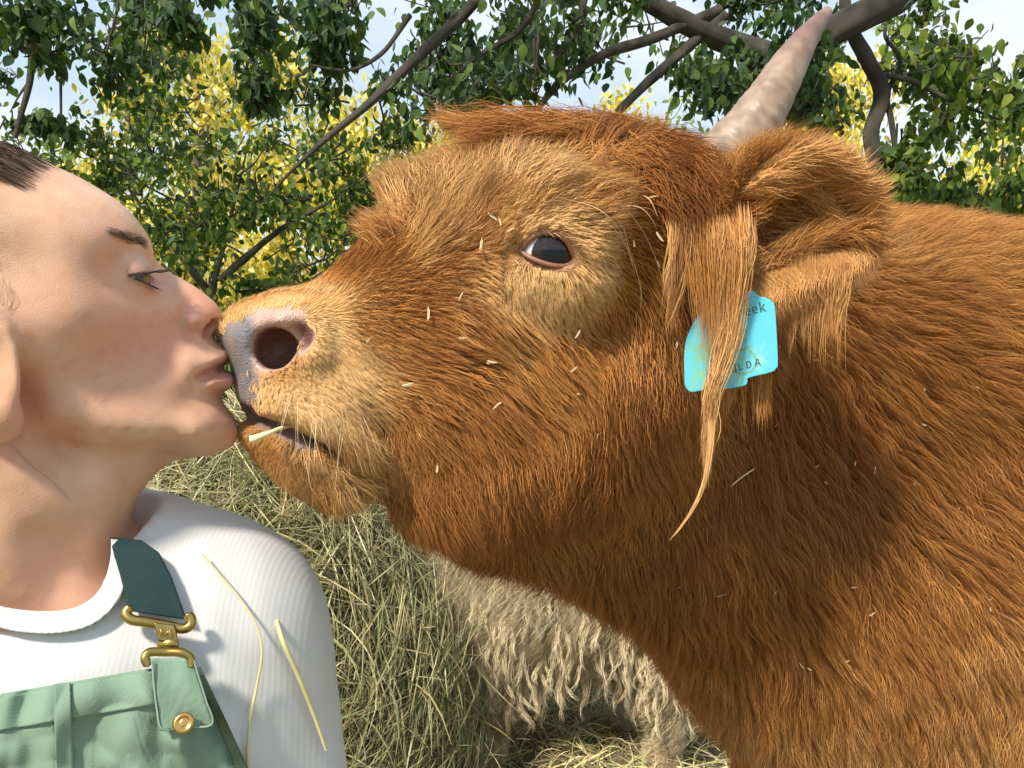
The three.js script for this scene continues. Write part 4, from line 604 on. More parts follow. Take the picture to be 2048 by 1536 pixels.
  // trousers, kneeling
  const tr = [[cone(V3(-0.30, 0.60, -0.57), V3(-0.30, 0.50, -0.58), 0.135, 0.155), 0.05], ...[-1, 1].flatMap((s) => [[cone(V3(-0.30 + s * 0.085, 0.48, -0.58), V3(-0.30 + s * 0.12, 0.09, -0.48), 0.105, 0.075), 0.05], [cone(V3(-0.30 + s * 0.12, 0.085, -0.48), V3(-0.30 + s * 0.12, 0.075, -0.88), 0.07, 0.05), 0.03], [cone(V3(-0.30 + s * 0.12, 0.06, -0.88), V3(-0.30 + s * 0.12, 0.05, -1.0), 0.045, 0.04), 0.02]])];
  const trF = (x, y, z) => { let f = 1; for (const [g, k] of tr) f = f > 0.9 ? g(x, y, z) : smin(f, g(x, y, z), k); return f - 0.004 * noise(x * 18, y * 12, z * 18); };
  put('trousers', local(planarUV(surfaceNets(trF, V3(-0.6, -0.02, -1.1), V3(0.0, 0.78, -0.34), 0.014, 1), 20), person), overallsMat(SAGE), person);
}

// ---------- ear tag ----------
{
  const S = TAG_D, o = [[1500, 583], [1512, 594], [1527, 598], [1538, 606], [1543, 622], [1550, 720], [1547, 734], [1538, 742], [1496, 754], [1493, 764], [1483, 771], [1434, 779], [1428, 776], [1400, 782], [1386, 784], [1377, 776], [1374, 760], [1373, 700], [1380, 668], [1400, 630], [1440, 600], [1480, 588]];
  const pl = o.map(([x, y]) => [(x - 1462) / FOCAL * S, -(y - 690) / FOCAL * S]);
  const sh = new THREE.Shape(new THREE.SplineCurve(pl.map(([x, y]) => new THREE.Vector2(x, y))).getPoints(120)), g = new THREE.ExtrudeGeometry(sh, { depth: 0.0012, bevelEnabled: true, bevelSize: 0.0005, bevelThickness: 0.0005, bevelSegments: 2, curveSegments: 40 });
  const cv = document.createElement('canvas'); cv.width = cv.height = 512; const x2 = cv.getContext('2d'); x2.fillStyle = '#5cc6dc'; x2.fillRect(0, 0, 512, 512);
  const blot = (x, y, r, c, a) => { for (let i = 0; i < 160; i++) { x2.globalAlpha = a * rr(0.03, 0.14); x2.fillStyle = c; x2.beginPath(); x2.arc(x + gauss() * r, y + gauss() * r * 1.2, rr(4, 16), 0, 7); x2.fill(); } x2.globalAlpha = 1; };
  blot(90, 300, 70, '#9db04a', 1.2); blot(100, 420, 60, '#b9c06a', 1); blot(270, 290, 60, '#b9a860', 1.2); blot(285, 220, 34, '#8f8a4a', 1.2); blot(270, 400, 60, '#c9c07a', 1); blot(300, 90, 40, '#7aa860', 0.9); blot(400, 330, 50, '#d8dcae', 0.6);
  x2.globalAlpha = 0.5; x2.strokeStyle = '#7d8a50'; x2.lineWidth = 12; x2.beginPath(); x2.ellipse(300, 240, 60, 50, 0.2, 0.4, 5.2); x2.stroke(); x2.beginPath(); x2.ellipse(310, 345, 75, 60, 0.1, -1.2, 4.2); x2.stroke(); x2.globalAlpha = 1;
  x2.save(); x2.translate(280, 140); x2.rotate(-0.22); x2.fillStyle = 'rgba(30,70,60,0.75)'; x2.font = 'bold 66px sans-serif'; x2.fillText('Creek', -28, 0); x2.restore();
  x2.save(); x2.translate(212, 412); x2.rotate(-0.24); x2.fillStyle = 'rgba(45,60,70,0.8)'; x2.font = 'bold 50px sans-serif'; 'OTILDA'.split('').forEach((c, i) => x2.fillText(c, [-22, 22, 62, 84, 126, 174][i], [0, 0, 0, 0, 0, 0][i])); x2.fillText('\u2665', 30, 44); x2.restore();
  const t = new THREE.CanvasTexture(cv); t.colorSpace = THREE.SRGBColorSpace;
  const U = g.attributes.uv, P = g.attributes.position; for (let i = 0; i < P.count; i++) U.setXY(i, (P.getX(i) / S + 0.062) / 0.125, (P.getY(i) / S + 0.068) / 0.142);
  const pos = at(1462, 690, TAG_D); const m = put('ear_tag', g, phys({ map: t, roughness: 0.4, clearcoat: 0.3, clearcoatRoughness: 0.3 }), scene); m.position.copy(pos); m.lookAt(V3(EYE.x + 0.05, EYE.y + 0.02, EYE.z));
  tag(m, 'bright blue plastic ear tag hanging from the shaggy red cow', 'ear tag');
}

// ---------- trees ----------
function leafGeo(curl, fold, wid) {
  const P = [], I = [], n = 5; for (let i = 0; i <= n; i++) { const t = i / n, w = wid * Math.pow(Math.sin(Math.PI * Math.pow(t, 0.75)), 0.85) * (t > 0.8 ? 0.85 : 1), z = -curl * t * t; P.push(-w, t, z + fold * w, 0, t, z, w, t, z + fold * w); }
  for (let i = 0; i < n; i++) { const a = i * 3; I.push(a, a + 1, a + 3, a + 1, a + 4, a + 3, a + 1, a + 2, a + 4, a + 2, a + 5, a + 4); }
  const g = new THREE.BufferGeometry(); g.setAttribute('position', new THREE.Float32BufferAttribute(P, 3)); g.setIndex(I); g.computeVertexNormals(); return g;
}
const leafGeos = [leafGeo(0.25, 0.35, 0.27), leafGeo(-0.15, 0.2, 0.3), leafGeo(0.45, 0.5, 0.25)];
const leafMat = phys({ roughness: 0.45, transmission: 0.45, thickness: 0, color: C(1, 1, 1), specularIntensity: 0.6 }); leafMat.roughness = 0.75;
const barkRelief = pebble.clone(); barkRelief.repeat.set(9, 3); barkRelief.needsUpdate = true;
const barkMat = std({ vertexColors: true, roughness: 0.95, bumpMap: barkRelief, bumpScale: 0.006 });
function bark(g, a = [0.075, 0.06, 0.045], b = [0.19, 0.165, 0.13]) { return paint(g, (p) => { const k = clamp(0.5 + fbm(p.x * 22, p.y * 9, p.z * 22, 4) * 1.3, 0, 1); return a.map((x, i) => mix(x, b[i], k)); }); }
function leafMatrix(p, size, droop) {
  const d = V3(gauss() * 0.8, -droop + gauss() * 0.7, gauss() * 0.8).normalize(), n = V3(gauss(), 0.5 + gauss(), gauss() + 0.3); n.addScaledVector(d, -n.dot(d)).normalize(); const x = V3().crossVectors(d, n);
  return new THREE.Matrix4().makeBasis(x.multiplyScalar(size), d.clone().multiplyScalar(size), n.multiplyScalar(size)).setPosition(p);
}
function inClump(px, py, depth, r, flat = 1) { const d = V3(gauss(), gauss() * flat, gauss()).multiplyScalar(0.62), R = r / FOCAL * depth; return at(px, py, depth).addScaledVector(d, R); }
// clumps: photo place, distance, radius in photo pixels, number of leaves
function makeTree(o) {
  const tree = thing(o.name, o.label, o.category ?? 'tree', o.group, V3(o.foot[0], 0, o.foot[1]));
  (o.limbs ?? []).forEach((l, i) => put(l.name ?? (i ? 'branch' : 'trunk'), local(bark(tube(l.pts.map((a) => a.length === 3 && a[3] === undefined ? at(...a) : a[0]), l.r, l.seg ?? 40, 10, 0.18)), tree), barkMat, tree));
  const lists = leafGeos.map(() => []), near = []; let twigs = [];
  for (const [px, py, depth, r, n, dens] of o.clumps) {
    const c0 = at(px, py, depth), R = r / FOCAL * depth;
    for (let i = 0; i < n; i++) {
      const p = inClump(px, py, depth, r, o.flat ?? 0.9);
      if (noise(p.x * o.gap, p.y * o.gap, p.z * o.gap) < (o.cut ?? -0.12) && rnd() < 0.85) continue;
      const s = o.size * rr(0.6, 1.25), v = rr(0.6, 1.5), c = o.cols[Math.floor(rnd() * o.cols.length)], e = { m: leafMatrix(p, s, o.droop ?? 0.8), c: C(c[0] * v, c[1] * v, c[2] * v * rr(0.8, 1.2)), d: EYE.distanceTo(p), p };
      near.push(e);
    }
    for (let i = 0; i < (o.twigs ?? 3); i++) { const q = inClump(px, py, depth, r * 0.9), m = c0.clone().lerp(q, 0.5).add(V3(gauss() * 0.04, gauss() * 0.04 - 0.03, gauss() * 0.04)); twigs.push(tube([c0.clone().add(V3(gauss() * R * 0.5, gauss() * R * 0.5, gauss() * R * 0.3)), m, q], [0.005 * o.twigR, 0.002 * o.twigR], 8, 4, 0, false)); }
  }
  if (o.singles) {
    const vis = near.map((e, i) => [e.d, i]).filter(([, i]) => inFrame(near[i].p, 0)).sort((a, b) => a[0] - b[0]).slice(0, o.singles), pick = new Set(vis.map((x) => x[1]));
    const mats = []; for (const c of o.cols) for (const v of [0.7, 1, 1.35]) { const m = leafMat.clone(); m.color = C(c[0] * v, c[1] * v, c[2] * v); mats.push(m); }
    vis.forEach(([, i]) => { const m = put('leaf', leafGeos[Math.floor(rnd() * 3)], mats[Math.floor(rnd() * mats.length)], tree); near[i].m.decompose(m.position, m.quaternion, m.scale); m.position.sub(tree.position); });
    near.forEach((e, i) => { if (!pick.has(i)) lists[Math.floor(rnd() * 3)].push(e); });
  } else near.forEach((e) => lists[Math.floor(rnd() * 3)].push(e));
  lists.forEach((l, i) => { if (l.length) scatter('crown', leafGeos[i], leafMat, l, tree); });
  if (twigs.length) put('twigs', local(bark(mergeGeometries(twigs)), tree), barkMat, tree, 'stuff');
  return tree;
}
const G1 = [[0.04, 0.095, 0.018], [0.06, 0.125, 0.02], [0.03, 0.075, 0.02], [0.12, 0.19, 0.025]], GB = [[0.075, 0.145, 0.012], [0.13, 0.2, 0.02], [0.045, 0.095, 0.012], [0.24, 0.3, 0.03]], PAINTED_SUN = [[0.72, 0.58, 0.08], [0.8, 0.68, 0.12], [0.6, 0.54, 0.06], [0.84, 0.76, 0.3]], PALE = [[0.30, 0.38, 0.12], [0.4, 0.45, 0.16], [0.24, 0.32, 0.1]];  // the bright yellow set has sunlight on far foliage painted into the leaf colour
const W3 = (x, y, z) => [V3(x, y, z)];
const band = (x0, x1, y0, y1, d0, d1, r, n, count) => Array.from({ length: count }, () => [rr(x0, x1), rr(y0, y1), rr(d0, d1), r * rr(0.7, 1.3), n]);
makeTree({ name: 'overhanging_tree', label: 'dark green tree whose long diagonal branches hang over the cow', foot: [3.6, -3.2], gap: 3.2, cut: 0.05, size: 0.052, cols: G1, singles: 220, twigR: 1, twigs: 4, droop: 0.9,
  limbs: [
    { pts: [W3(3.6, -0.05, -3.2), W3(3.5, 1.4, -3.15), W3(3.1, 2.5, -3.1), [1960, -130, 3.1], [1800, -10, 3.05], [1680, 55, 3.0], [1560, 125, 3.0], [1440, 190, 3.0]], r: [0.2, 0.17, 0.15, 0.13, 0.11, 0.085, 0.06, 0.045], seg: 80 },
    { pts: [[1560, 125, 3.0], [1400, 60, 2.9], [1200, -40, 2.8], [1000, -60, 2.7]], r: [0.055, 0.04, 0.03, 0.02] },
    { pts: [[1000, -60, 2.7], [935, 20, 2.68], [850, 100, 2.66], [740, 205, 2.64], [655, 275, 2.62], [580, 345, 2.6], [530, 400, 2.6]], r: [0.022, 0.021, 0.019, 0.017, 0.013, 0.008, 0.002] },
    { pts: [[1440, 20, 2.9], [1310, 75, 2.85], [1200, 112, 2.8], [1110, 175, 2.8], [1055, 250, 2.8]], r: [0.022, 0.02, 0.019, 0.015, 0.011] },
    { pts: [[1180, -40, 2.8], [1140, 80, 2.78], [1050, 170, 2.76], [950, 240, 2.75]], r: [0.014, 0.013, 0.011, 0.008] },
    { pts: [[1450, 30, 2.9], [1380, 90, 2.9], [1290, 170, 2.9], [1235, 225, 2.9]], r: [0.024, 0.022, 0.02, 0.015] },
    { pts: [[820, 30, 2.66], [760, 110, 2.65], [700, 140, 2.64], [620, 130, 2.63]], r: [0.01, 0.008, 0.006, 0.004], seg: 20 },
    { pts: [[1090, -30, 2.7], [1040, 60, 2.7], [960, 110, 2.7], [880, 180, 2.7]], r: [0.012, 0.01, 0.008, 0.006], seg: 20 },
  ],
  clumps: [...band(820, 1640, -40, 200, 2.5, 3.6, 95, 165, 40), ...band(500, 700, -40, 190, 2.6, 3.6, 70, 190, 15), ...band(250, 560, -60, 60, 2.6, 3.6, 70, 170, 9), ...band(760, 1000, 120, 260, 3, 3.8, 80, 150, 8), ...band(1500, 1650, 100, 280, 3, 3.6, 70, 120, 5), ...band(700, 1900, -420, -60, 2.2, 3.6, 160, 170, 22)] });
makeTree({ name: 'slender_tree', label: 'slender tree with a bent grey trunk behind the back of the cow', foot: [1.72, -3.3], gap: 3, cut: 0.04, size: 0.055, cols: GB, singles: 80, twigR: 1, twigs: 3,
  limbs: [
    { pts: [W3(1.72, -0.05, -3.3), [1800, 700, 3.3], [1776, 440, 3.25], [1760, 350, 3.2], [1742, 270, 3.2], [1764, 190, 3.2], [1735, 120, 3.15], [1695, 40, 3.1], [1690, -40, 3.1]], r: [0.05, 0.042, 0.04, 0.036, 0.036, 0.036, 0.034, 0.03, 0.02], seg: 90 },
    { pts: [[1764, 170, 3.2], [1782, 240, 3.2], [1795, 330, 3.2], [1815, 430, 3.2]], r: [0.012, 0.012, 0.012, 0.01] },
    { pts: [[1762, 150, 3.2], [1820, 160, 3.15], [1900, 200, 3.1], [2000, 240, 3.1]], r: [0.012, 0.011, 0.008, 0.004] }, { pts: [[1765, 200, 3.2], [1800, 120, 3.2], [1770, 70, 3.2], [1780, 20, 3.2]], r: [0.012, 0.01, 0.008, 0.005] },
  ],
  clumps: [...band(1800, 2100, 90, 330, 2.8, 4, 75, 150, 24), ...band(1730, 2080, 330, 450, 3, 4, 60, 140, 16), ...band(1600, 1740, 210, 330, 3.2, 4, 50, 70, 4), ...band(1780, 1900, -20, 120, 3.2, 4, 60, 80, 6), ...band(2080, 2900, 60, 620, 3.2, 5, 110, 110, 26)] });
makeTree({ name: 'leafy_bush', label: 'tall leafy green bush between the faces and the tree with painted sunlight', category: 'bush', foot: [-1.6, -4.3], gap: 2.8, cut: 0.1, size: 0.055, cols: GB, singles: 0, twigR: 1.3, twigs: 3, droop: 0.6,
  limbs: [{ pts: [W3(-1.6, -0.05, -4.3), [420, 640, 4.3], [450, 480, 4.3], [480, 360, 4.3], [500, 270, 4.3]], r: [0.05, 0.035, 0.022, 0.012, 0.003] }, { pts: [[440, 560, 4.3], [560, 460, 4.3], [680, 390, 4.2], [740, 340, 4.2]], r: [0.025, 0.018, 0.01, 0.002] }, { pts: [[430, 600, 4.3], [330, 470, 4.3], [260, 380, 4.3], [220, 320, 4.3]], r: [0.025, 0.018, 0.01, 0.002] }],
  clumps: [...band(160, 780, 260, 640, 3.7, 5.0, 95, 130, 54), ...band(280, 560, 120, 300, 4, 5, 80, 120, 12), ...band(560, 800, 200, 420, 4, 5, 80, 130, 10), ...band(20, 220, 250, 420, 4, 5, 70, 110, 8), ...band(380, 700, 520, 680, 3.6, 4.6, 70, 150, 12), ...band(-900, 100, 150, 640, 4, 5.5, 110, 110, 26)] });
makeTree({ name: 'sunlit_painted_tree', label: 'tree with sunlight painted into its yellow leaves behind the green bush beside the forehead', foot: [-3.6, -8.6], gap: 1.1, cut: -0.2, size: 0.088, cols: PAINTED_SUN, singles: 0, twigR: 2, twigs: 2,
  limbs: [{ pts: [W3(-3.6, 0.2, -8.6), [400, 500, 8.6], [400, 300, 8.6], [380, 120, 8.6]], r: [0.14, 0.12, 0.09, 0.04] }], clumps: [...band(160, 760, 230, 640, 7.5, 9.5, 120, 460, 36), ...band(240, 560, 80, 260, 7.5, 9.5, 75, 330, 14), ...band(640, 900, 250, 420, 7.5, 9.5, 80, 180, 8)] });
makeTree({ name: 'sunlit_painted_tree', label: 'tree with leaves painted sunlit yellow between the horn and the slender trunk', foot: [3.8, -8.8], gap: 1.1, cut: -0.15, size: 0.088, cols: PAINTED_SUN, singles: 0, twigR: 2, twigs: 2,
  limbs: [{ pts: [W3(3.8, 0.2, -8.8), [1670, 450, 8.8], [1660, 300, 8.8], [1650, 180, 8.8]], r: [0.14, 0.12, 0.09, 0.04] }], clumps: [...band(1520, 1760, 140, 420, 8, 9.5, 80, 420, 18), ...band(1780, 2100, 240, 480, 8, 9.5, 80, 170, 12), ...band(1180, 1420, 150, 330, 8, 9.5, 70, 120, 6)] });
makeTree({ name: 'hanging_branches_tree', label: 'thin bare stems and sparse dark leaves against the sky above the hair', foot: [-3.4, -3.4], gap: 4, cut: -0.05, size: 0.055, cols: G1, singles: 0, twigR: 1, twigs: 4,
  limbs: [{ pts: [W3(-3.4, -0.05, -3.4), W3(-3.3, 1.6, -3.3), W3(-2.9, 2.6, -3.2), [60, -120, 3.1]], r: [0.12, 0.1, 0.08, 0.03] }, { pts: [[60, -120, 3.1], [60, 0, 3.1], [63, 90, 3.1], [60, 160, 3.1], [45, 220, 3.1], [30, 275, 3.1]], r: [0.016, 0.014, 0.013, 0.013, 0.012, 0.01] }, { pts: [[100, -100, 3.1], [108, 20, 3.1], [120, 120, 3.1], [122, 235, 3.1]], r: [0.008, 0.007, 0.006, 0.005] }, { pts: [[60, 160, 3.1], [36, 195, 3.1], [20, 225, 3.1]], r: [0.006, 0.004, 0.002], seg: 12 }, { pts: [[250, -60, 3.1], [225, 60, 3.1], [205, 130, 3.1]], r: [0.007, 0.006, 0.003], seg: 16 }],
  clumps: [...band(-40, 320, -80, 110, 2.8, 3.8, 75, 120, 14), ...band(180, 320, 60, 180, 3, 3.8, 60, 70, 5), ...band(-60, 140, 230, 300, 3, 3.8, 50, 110, 4), ...band(-60, 40, 100, 180, 3, 3.6, 40, 40, 2)] });
for (const [x, z, lab, list] of [[-5, -17, 'pale green tree far off behind the person', band(-1600, 900, 330, 600, 15, 20, 120, 170, 56)], [6, -18, 'pale green tree far off beyond the slender trunk', [...band(1450, 3600, 300, 600, 15, 20, 120, 170, 56)]], [1, -19, 'pale green tree far off above the forelock of the cow', band(850, 1500, 260, 600, 16, 20, 100, 120, 18)]])
  makeTree({ name: 'distant_tree', label: lab, group: 'far trees', foot: [x, z], gap: 0.6, cut: -0.25, size: 0.2, cols: PALE, twigR: 3, twigs: 1, limbs: [{ pts: [W3(x, 0.2, z), W3(x * 1.01, 2, z), W3(x * 0.99, 4, z)], r: [0.2, 0.17, 0.08] }], clumps: list });
// tall weeds behind the noses
{
  const L = [], g = tuftGeo(9, 5, 0.05, 0.5, 0.002, 0.02, 0.1);
  for (let i = 0; i < 1500; i++) { const x = rr(-3.2, 2.6), z = rr(-3.6, -6.5); L.push({ m: tuftMatrix(V3(x, 0, z), V3(0, 0, 1), V3(gauss() * 0.25, 1, gauss() * 0.25), rr(-0.2, 0.2), 0.06, rr(0.35, 0.95) * (z < -4.5 ? 1.2 : 0.8)), c: C(rr(0.08, 0.2), rr(0.14, 0.24), rr(0.02, 0.05)) }); }
  const o = scatter('tall_grass', g, std({ vertexColors: true, roughness: 0.9 }), L, scene); tag(o, 'tall green weeds growing under the bush behind the noses', 'grass');
}

// ---------- hay ----------
function hayGeo(bend, w, twist) { const S = new Strands(), pts = []; for (let i = 0; i <= 7; i++) { const t = i / 7; pts.push(V3(bend * Math.sin(t * 2.4 + twist) * 0.18, t - 0.5, bend * Math.cos(t * 3.1) * 0.08)); } const g0 = []; S.add(pts, w, V3(1, 0, 0.4), C(1, 1, 1)); S.add(pts, w, V3(-0.3, 0, 1), C(0.9, 0.9, 0.88)); return S.build(); }
const hayGeos = [hayGeo(0.3, 0.0065, 0), hayGeo(1, 0.005, 1), hayGeo(-0.8, 0.008, 2), hayGeo(1.8, 0.0045, 0.4)], hayMat = std({ vertexColors: true, roughness: 0.75 });
const hayCol = () => { const t = rnd(), v = rr(0.6, 1.25), a = [0.30, 0.25, 0.10], b = [0.76, 0.68, 0.4], g = [0.34, 0.36, 0.15]; const c = rnd() < 0.25 ? g : a.map((x, i) => mix(x, b[i], t)); return C(c[0] * v, c[1] * v, c[2] * v); };
const HC = V3(-0.70, 0, -1.60), HR = V3(0.60, 0.86, 0.54);
const hayPoint = (th, ph) => { const d = V3(Math.cos(ph) * Math.cos(th), Math.sin(ph), Math.cos(ph) * Math.sin(th)), k = 1 + 0.09 * noise(d.x * 3, d.y * 3, d.z * 3) + 0.05 * noise(d.x * 9, d.y * 9, d.z * 9); return [V3(HC.x + d.x * HR.x * k, HC.y + d.y * HR.y * k, HC.z + d.z * HR.z * k), V3(d.x / HR.x, d.y / HR.y, d.z / HR.z).normalize()]; };
const stalk = (pts, w, col) => { const g = tube(pts, [w, w * 1.1, w * 0.8], 18, 6); return g; };
{
  const pile = thing('hay_pile', 'heap of loose greenish hay behind the shoulder of the person', 'hay', null, V3(HC.x, 0, HC.z));
  const P = [], I = [], nu = 80, nv = 40; for (let j = 0; j <= nv; j++) for (let i = 0; i <= nu; i++) { const [p] = hayPoint(i / nu * 2 * Math.PI, j / nv * 1.5708 * 0.999); P.push(mix(HC.x, p.x, 0.95), p.y * 0.95, mix(HC.z, p.z, 0.95)); }
  for (let j = 0; j < nv; j++) for (let i = 0; i < nu; i++) { const a = j * (nu + 1) + i, b = a + nu + 1; I.push(a, b, a + 1, b, b + 1, a + 1); }
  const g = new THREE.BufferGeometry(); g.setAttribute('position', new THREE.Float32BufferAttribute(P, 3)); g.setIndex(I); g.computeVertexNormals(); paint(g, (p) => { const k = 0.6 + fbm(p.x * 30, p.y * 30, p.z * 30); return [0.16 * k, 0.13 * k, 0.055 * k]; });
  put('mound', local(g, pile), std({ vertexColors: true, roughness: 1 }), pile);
  const lists = hayGeos.map(() => []);
  for (let i = 0; i < 30000; i++) {
    const th = rr(-0.5, Math.PI + 0.3), ph = Math.asin(rnd() * 0.98), [p, n] = hayPoint(th, ph); p.addScaledVector(n, gauss() * 0.018 + 0.004);
    const dir = V3(gauss(), gauss() - 0.9 * (1 - n.y), gauss()); dir.addScaledVector(n, -dir.dot(n) * rr(0.75, 1)).normalize(); const x = V3().crossVectors(dir, n).normalize(), z = V3().crossVectors(x, dir), L = rnd() < 0.25 ? rr(0.2, 0.42) : rr(0.07, 0.26), ws = rr(0.12, 0.26) * (rnd() < 0.06 ? 1.6 : 1);
    lists[Math.floor(rnd() * 4)].push({ m: new THREE.Matrix4().makeBasis(x.multiplyScalar(ws), dir.multiplyScalar(L), z.multiplyScalar(ws)).setPosition(p), c: hayCol() });
  }
  lists.forEach((l, i) => scatter('loose_hay', hayGeos[i], hayMat, l, pile));
  const mats = [[0.66, 0.6, 0.34], [0.6, 0.56, 0.34], [0.72, 0.68, 0.46], [0.5, 0.5, 0.24]].map((c) => std({ color: C(...c), roughness: 0.6 }));
  for (let i = 0; i < 110; i++) { const th = rr(0.1, 2.2), ph = rr(0.35, 1.4), [p, n] = hayPoint(th, ph), d = V3(gauss(), gauss() - 0.8 * (1 - n.y), gauss()); d.addScaledVector(n, -d.dot(n)).normalize(); const L = rr(0.09, 0.24); put('stalk', local(stalk([p.clone().addScaledVector(d, -L).addScaledVector(n, 0.015), p.clone().addScaledVector(n, 0.03), p.clone().addScaledVector(d, L).add(V3(gauss() * 0.03, gauss() * 0.03 - 0.02, gauss() * 0.02)).addScaledVector(n, 0.012)], rr(0.0009, 0.0022)), pile), mats[i % 4], pile); }
  // litter on the ground
  const lit = [[], [], [], []]; for (let i = 0; i < 20000; i++) { const x = rr(-1.4, 1.5), z = rr(-1.2, -4.2), a = rr(0, 6.28), L = rr(0.04, 0.2), ws = rr(0.15, 0.35), dir = V3(Math.cos(a), gauss() * 0.18, Math.sin(a)).normalize(), n = V3(gauss() * 0.3, 1, gauss() * 0.3), xx = V3().crossVectors(dir, n).normalize(), zz = V3().crossVectors(xx, dir); lit[i % 4].push({ m: new THREE.Matrix4().makeBasis(xx.multiplyScalar(ws), dir.multiplyScalar(L), zz.multiplyScalar(ws)).setPosition(V3(x, rr(0.004, 0.03), z)), c: hayCol().multiplyScalar(1.3) }); }
  const litter = thing('straw_litter', 'loose straw trodden over the ground under the cream calf', 'straw'); litter.userData.kind = 'stuff';
  lit.forEach((l, i) => scatter('straw', hayGeos[i], hayMat, l, litter));
}
// single straws
{
  const sf = (px, py, l) => march((x, y, z) => shirtF(x, y, z) - l, px, py, 0.25, 0.9), M = (c) => std({ color: C(...c), roughness: 0.55 });
  const s1 = put('straw', tube([at(528, 1100, 0.47), at(545, 1200, 0.452), sf(562, 1272, 0.004), sf(596, 1350, 0.004), sf(626, 1425, 0.004), sf(652, 1500, 0.004)], [0.0006, 0.0008, 0.0014, 0.0014, 0.0012, 0.0008], 60, 8), M([0.72, 0.64, 0.30]), scene); tag(s1, 'thick pale yellow straw lying along the white sleeve', 'straw');
  const s2 = put('straw', tube([sf(405, 1108, 0.004), sf(440, 1150, 0.003), sf(478, 1195, 0.003), sf(510, 1245, 0.004), sf(524, 1300, 0.005), sf(514, 1370, 0.004), sf(500, 1440, 0.003), sf(495, 1536, 0.003), sf(492, 1620, 0.003)], [0.0006, 0.0007, 0.0007, 0.0009, 0.0012, 0.001], 90, 8), M([0.62, 0.56, 0.30]), scene); tag(s2, 'thin curved straw bent across the front of the white shirt', 'straw');
  const s3 = put('straw', tube([onPlane(502, 880, 0.05), onPlane(530, 869, 0.05), onPlane(560, 857, 0.048), onPlane(590, 850, 0.035)], [0.0026, 0.0013, 0.0011, 0.001], 30, 8), M([0.74, 0.66, 0.36]), scene); tag(s3, 'short straw sticking out of the mouth of the red cow', 'straw');
  const s4 = put('straw', tube([on(1462, 972, 0.035), on(1485, 953, 0.04), on(1508, 938, 0.045)], [0.0006, 0.0007, 0.0005], 14, 6), M([0.7, 0.5, 0.25]), scene); tag(s4, 'small straw caught in the neck fur below the ear tag', 'straw');
  const list = [], g = hayGeo(0.6, 0.11, 1);
  for (let i = 0; i < 130; i++) { const px = rr(720, 2040), py = rr(330, 1350), p = march(cowF, px, py, 0.2, 1.4); if (cowF(p.x, p.y, p.z) > 0.01) continue; const d = EYE.clone().sub(p).normalize(); p.addScaledVector(d, clamp(groomAt(p).len * 0.75, 0.008, 0.03)); const a = V3(gauss(), gauss(), gauss() * 0.4).normalize(), x = V3().crossVectors(a, d).normalize(), z = V3().crossVectors(x, a), s = rr(0.002, 0.006); list.push({ m: new THREE.Matrix4().makeBasis(x.multiplyScalar(s), a.multiplyScalar(s * rr(0.7, 1.6)), z.multiplyScalar(s)).setPosition(p), c: C(0.82, 0.66, 0.42) }); }
  const o = scatter('chaff', g, hayMat, list, scene); tag(o, 'pale bits of chaff caught all over the fur of the red cow', 'chaff');
}

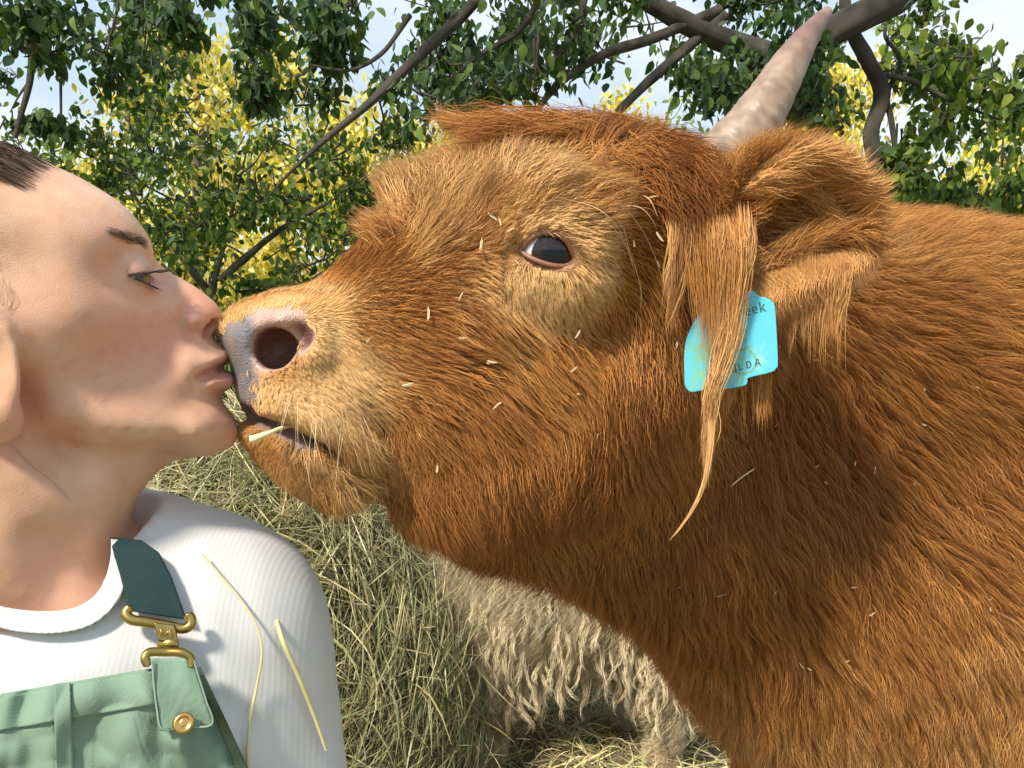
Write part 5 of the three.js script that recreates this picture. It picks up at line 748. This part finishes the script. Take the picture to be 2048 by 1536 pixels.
// ---------- the cream calf ----------
{
  const calf = thing('woolly_calf', 'cream curly-coated calf standing low behind the chest of the red cow', 'calf', null, V3(0.06, 0, -1.78));
  const cp = [[ball(V3(0.09, 0.43, -1.78), 0.38, 0.185, 0.17), 0.05], [ball(V3(-0.22, 0.46, -1.78), 0.18, 0.175, 0.15), 0.06], [cone(V3(-0.3, 0.48, -1.78), V3(-0.55, 0.5, -1.72), 0.1, 0.075), 0.05], [ball(V3(-0.64, 0.42, -1.70), 0.12, 0.07, 0.065), 0.04], ...[[-0.06, -1.70], [0.36, -1.70], [-0.14, -1.88], [0.30, -1.88]].flatMap(([x, z]) => [[cone(V3(x, 0.33, z), V3(x + 0.01, 0.14, z), 0.07, 0.036), 0.03], [cone(V3(x + 0.01, 0.14, z), V3(x, 0.03, z), 0.034, 0.036), 0.02]])];
  const cf = (x, y, z) => { let f = 1; for (const [g, k] of cp) f = f > 0.9 ? g(x, y, z) : smin(f, g(x, y, z), k); return f; };
  const g = surfaceNets(cf, V3(-0.82, -0.02, -2.02), V3(0.52, 0.66, -1.54), 0.016, 1); paint(g, (p) => { const k = 0.8 + 0.5 * fbm(p.x * 25, p.y * 25, p.z * 25); return [0.42 * k, 0.32 * k, 0.18 * k]; });
  put('body', local(g.clone(), calf), std({ vertexColors: true, roughness: 0.95 }), calf);
  const wool = [tuftGeo(14, 12, 0.011, 0.07, 0.0005, 0.17, 0.25), tuftGeo(14, 12, 0.011, 0.07, 0.0005, 0.26, 0.2)], lists = [[], []], s = sampler(g), toCam = V3();
  for (let i = 0; i < 15000; i++) { const [p, n] = s.pick(); if (toCam.subVectors(EYE, p).dot(n) < -0.2 && rnd() < 0.8) continue; if (p.x < -0.4 && rnd() < 0.7) continue; const d = V3(0.25 + 0.5 * noise(p.x * 9, p.y * 9, p.z * 9), -1, 0.3 * noise(p.x * 9 + 9, p.y * 9, 3)), dirt = sstep(0.0, 0.5, fbm(p.x * 7, p.y * 7, p.z * 7) + 0.12), v = rr(0.75, 1.15), low = p.y < 0.17 ? 0.4 : 1; lists[i & 1].push({ m: tuftMatrix(p, n, d, rr(0.15, 0.5), 0.013 * rr(0.8, 1.3), rr(0.05, 0.085) * low), c: C(mix(0.86, 0.58, dirt) * v, mix(0.72, 0.42, dirt) * v, mix(0.48, 0.22, dirt) * v) }); }
  lists.forEach((l, i) => scatter('wool', wool[i], furMat, l, calf));
  const K = new Strands(); let made = 0;
  while (made < 620) { // long wavy locks over the wool
    const [p, n] = s.pick(); if (toCam.subVectors(EYE, p).normalize().dot(n) < 0.05 || p.x < -0.42 || p.y < 0.2) continue; made++;
    const len = rr(0.06, 0.12), sw = gauss() * 0.4 + 0.3 * noise(p.x * 8, p.y * 8, 5), ph = rr(0, 6), am = rr(0.006, 0.014), guide = []; for (let k = 0; k <= 6; k++) { const t = k / 6, q = p.clone().addScaledVector(n, 0.02 + 0.03 * Math.sin(t * 2.2)); q.y -= len * t; q.x += len * sw * t + am * Math.sin(ph + t * 7) * t; q.z += am * 0.6 * Math.cos(ph + t * 7) * t; guide.push(q); }
    const dk = rnd() < 0.22 ? 0.6 : 1; lock(K, guide, 16, 0.006, 0.0028, 0.00045, () => { const v = rr(0.8, 1.15) * dk; return C(0.86 * v, 0.72 * v, 0.48 * v); }, 0.012, 10);
  }
  put('curls', local(K.build(), calf), furMat, calf, 'stuff');
}

renderer.render(scene, camera);
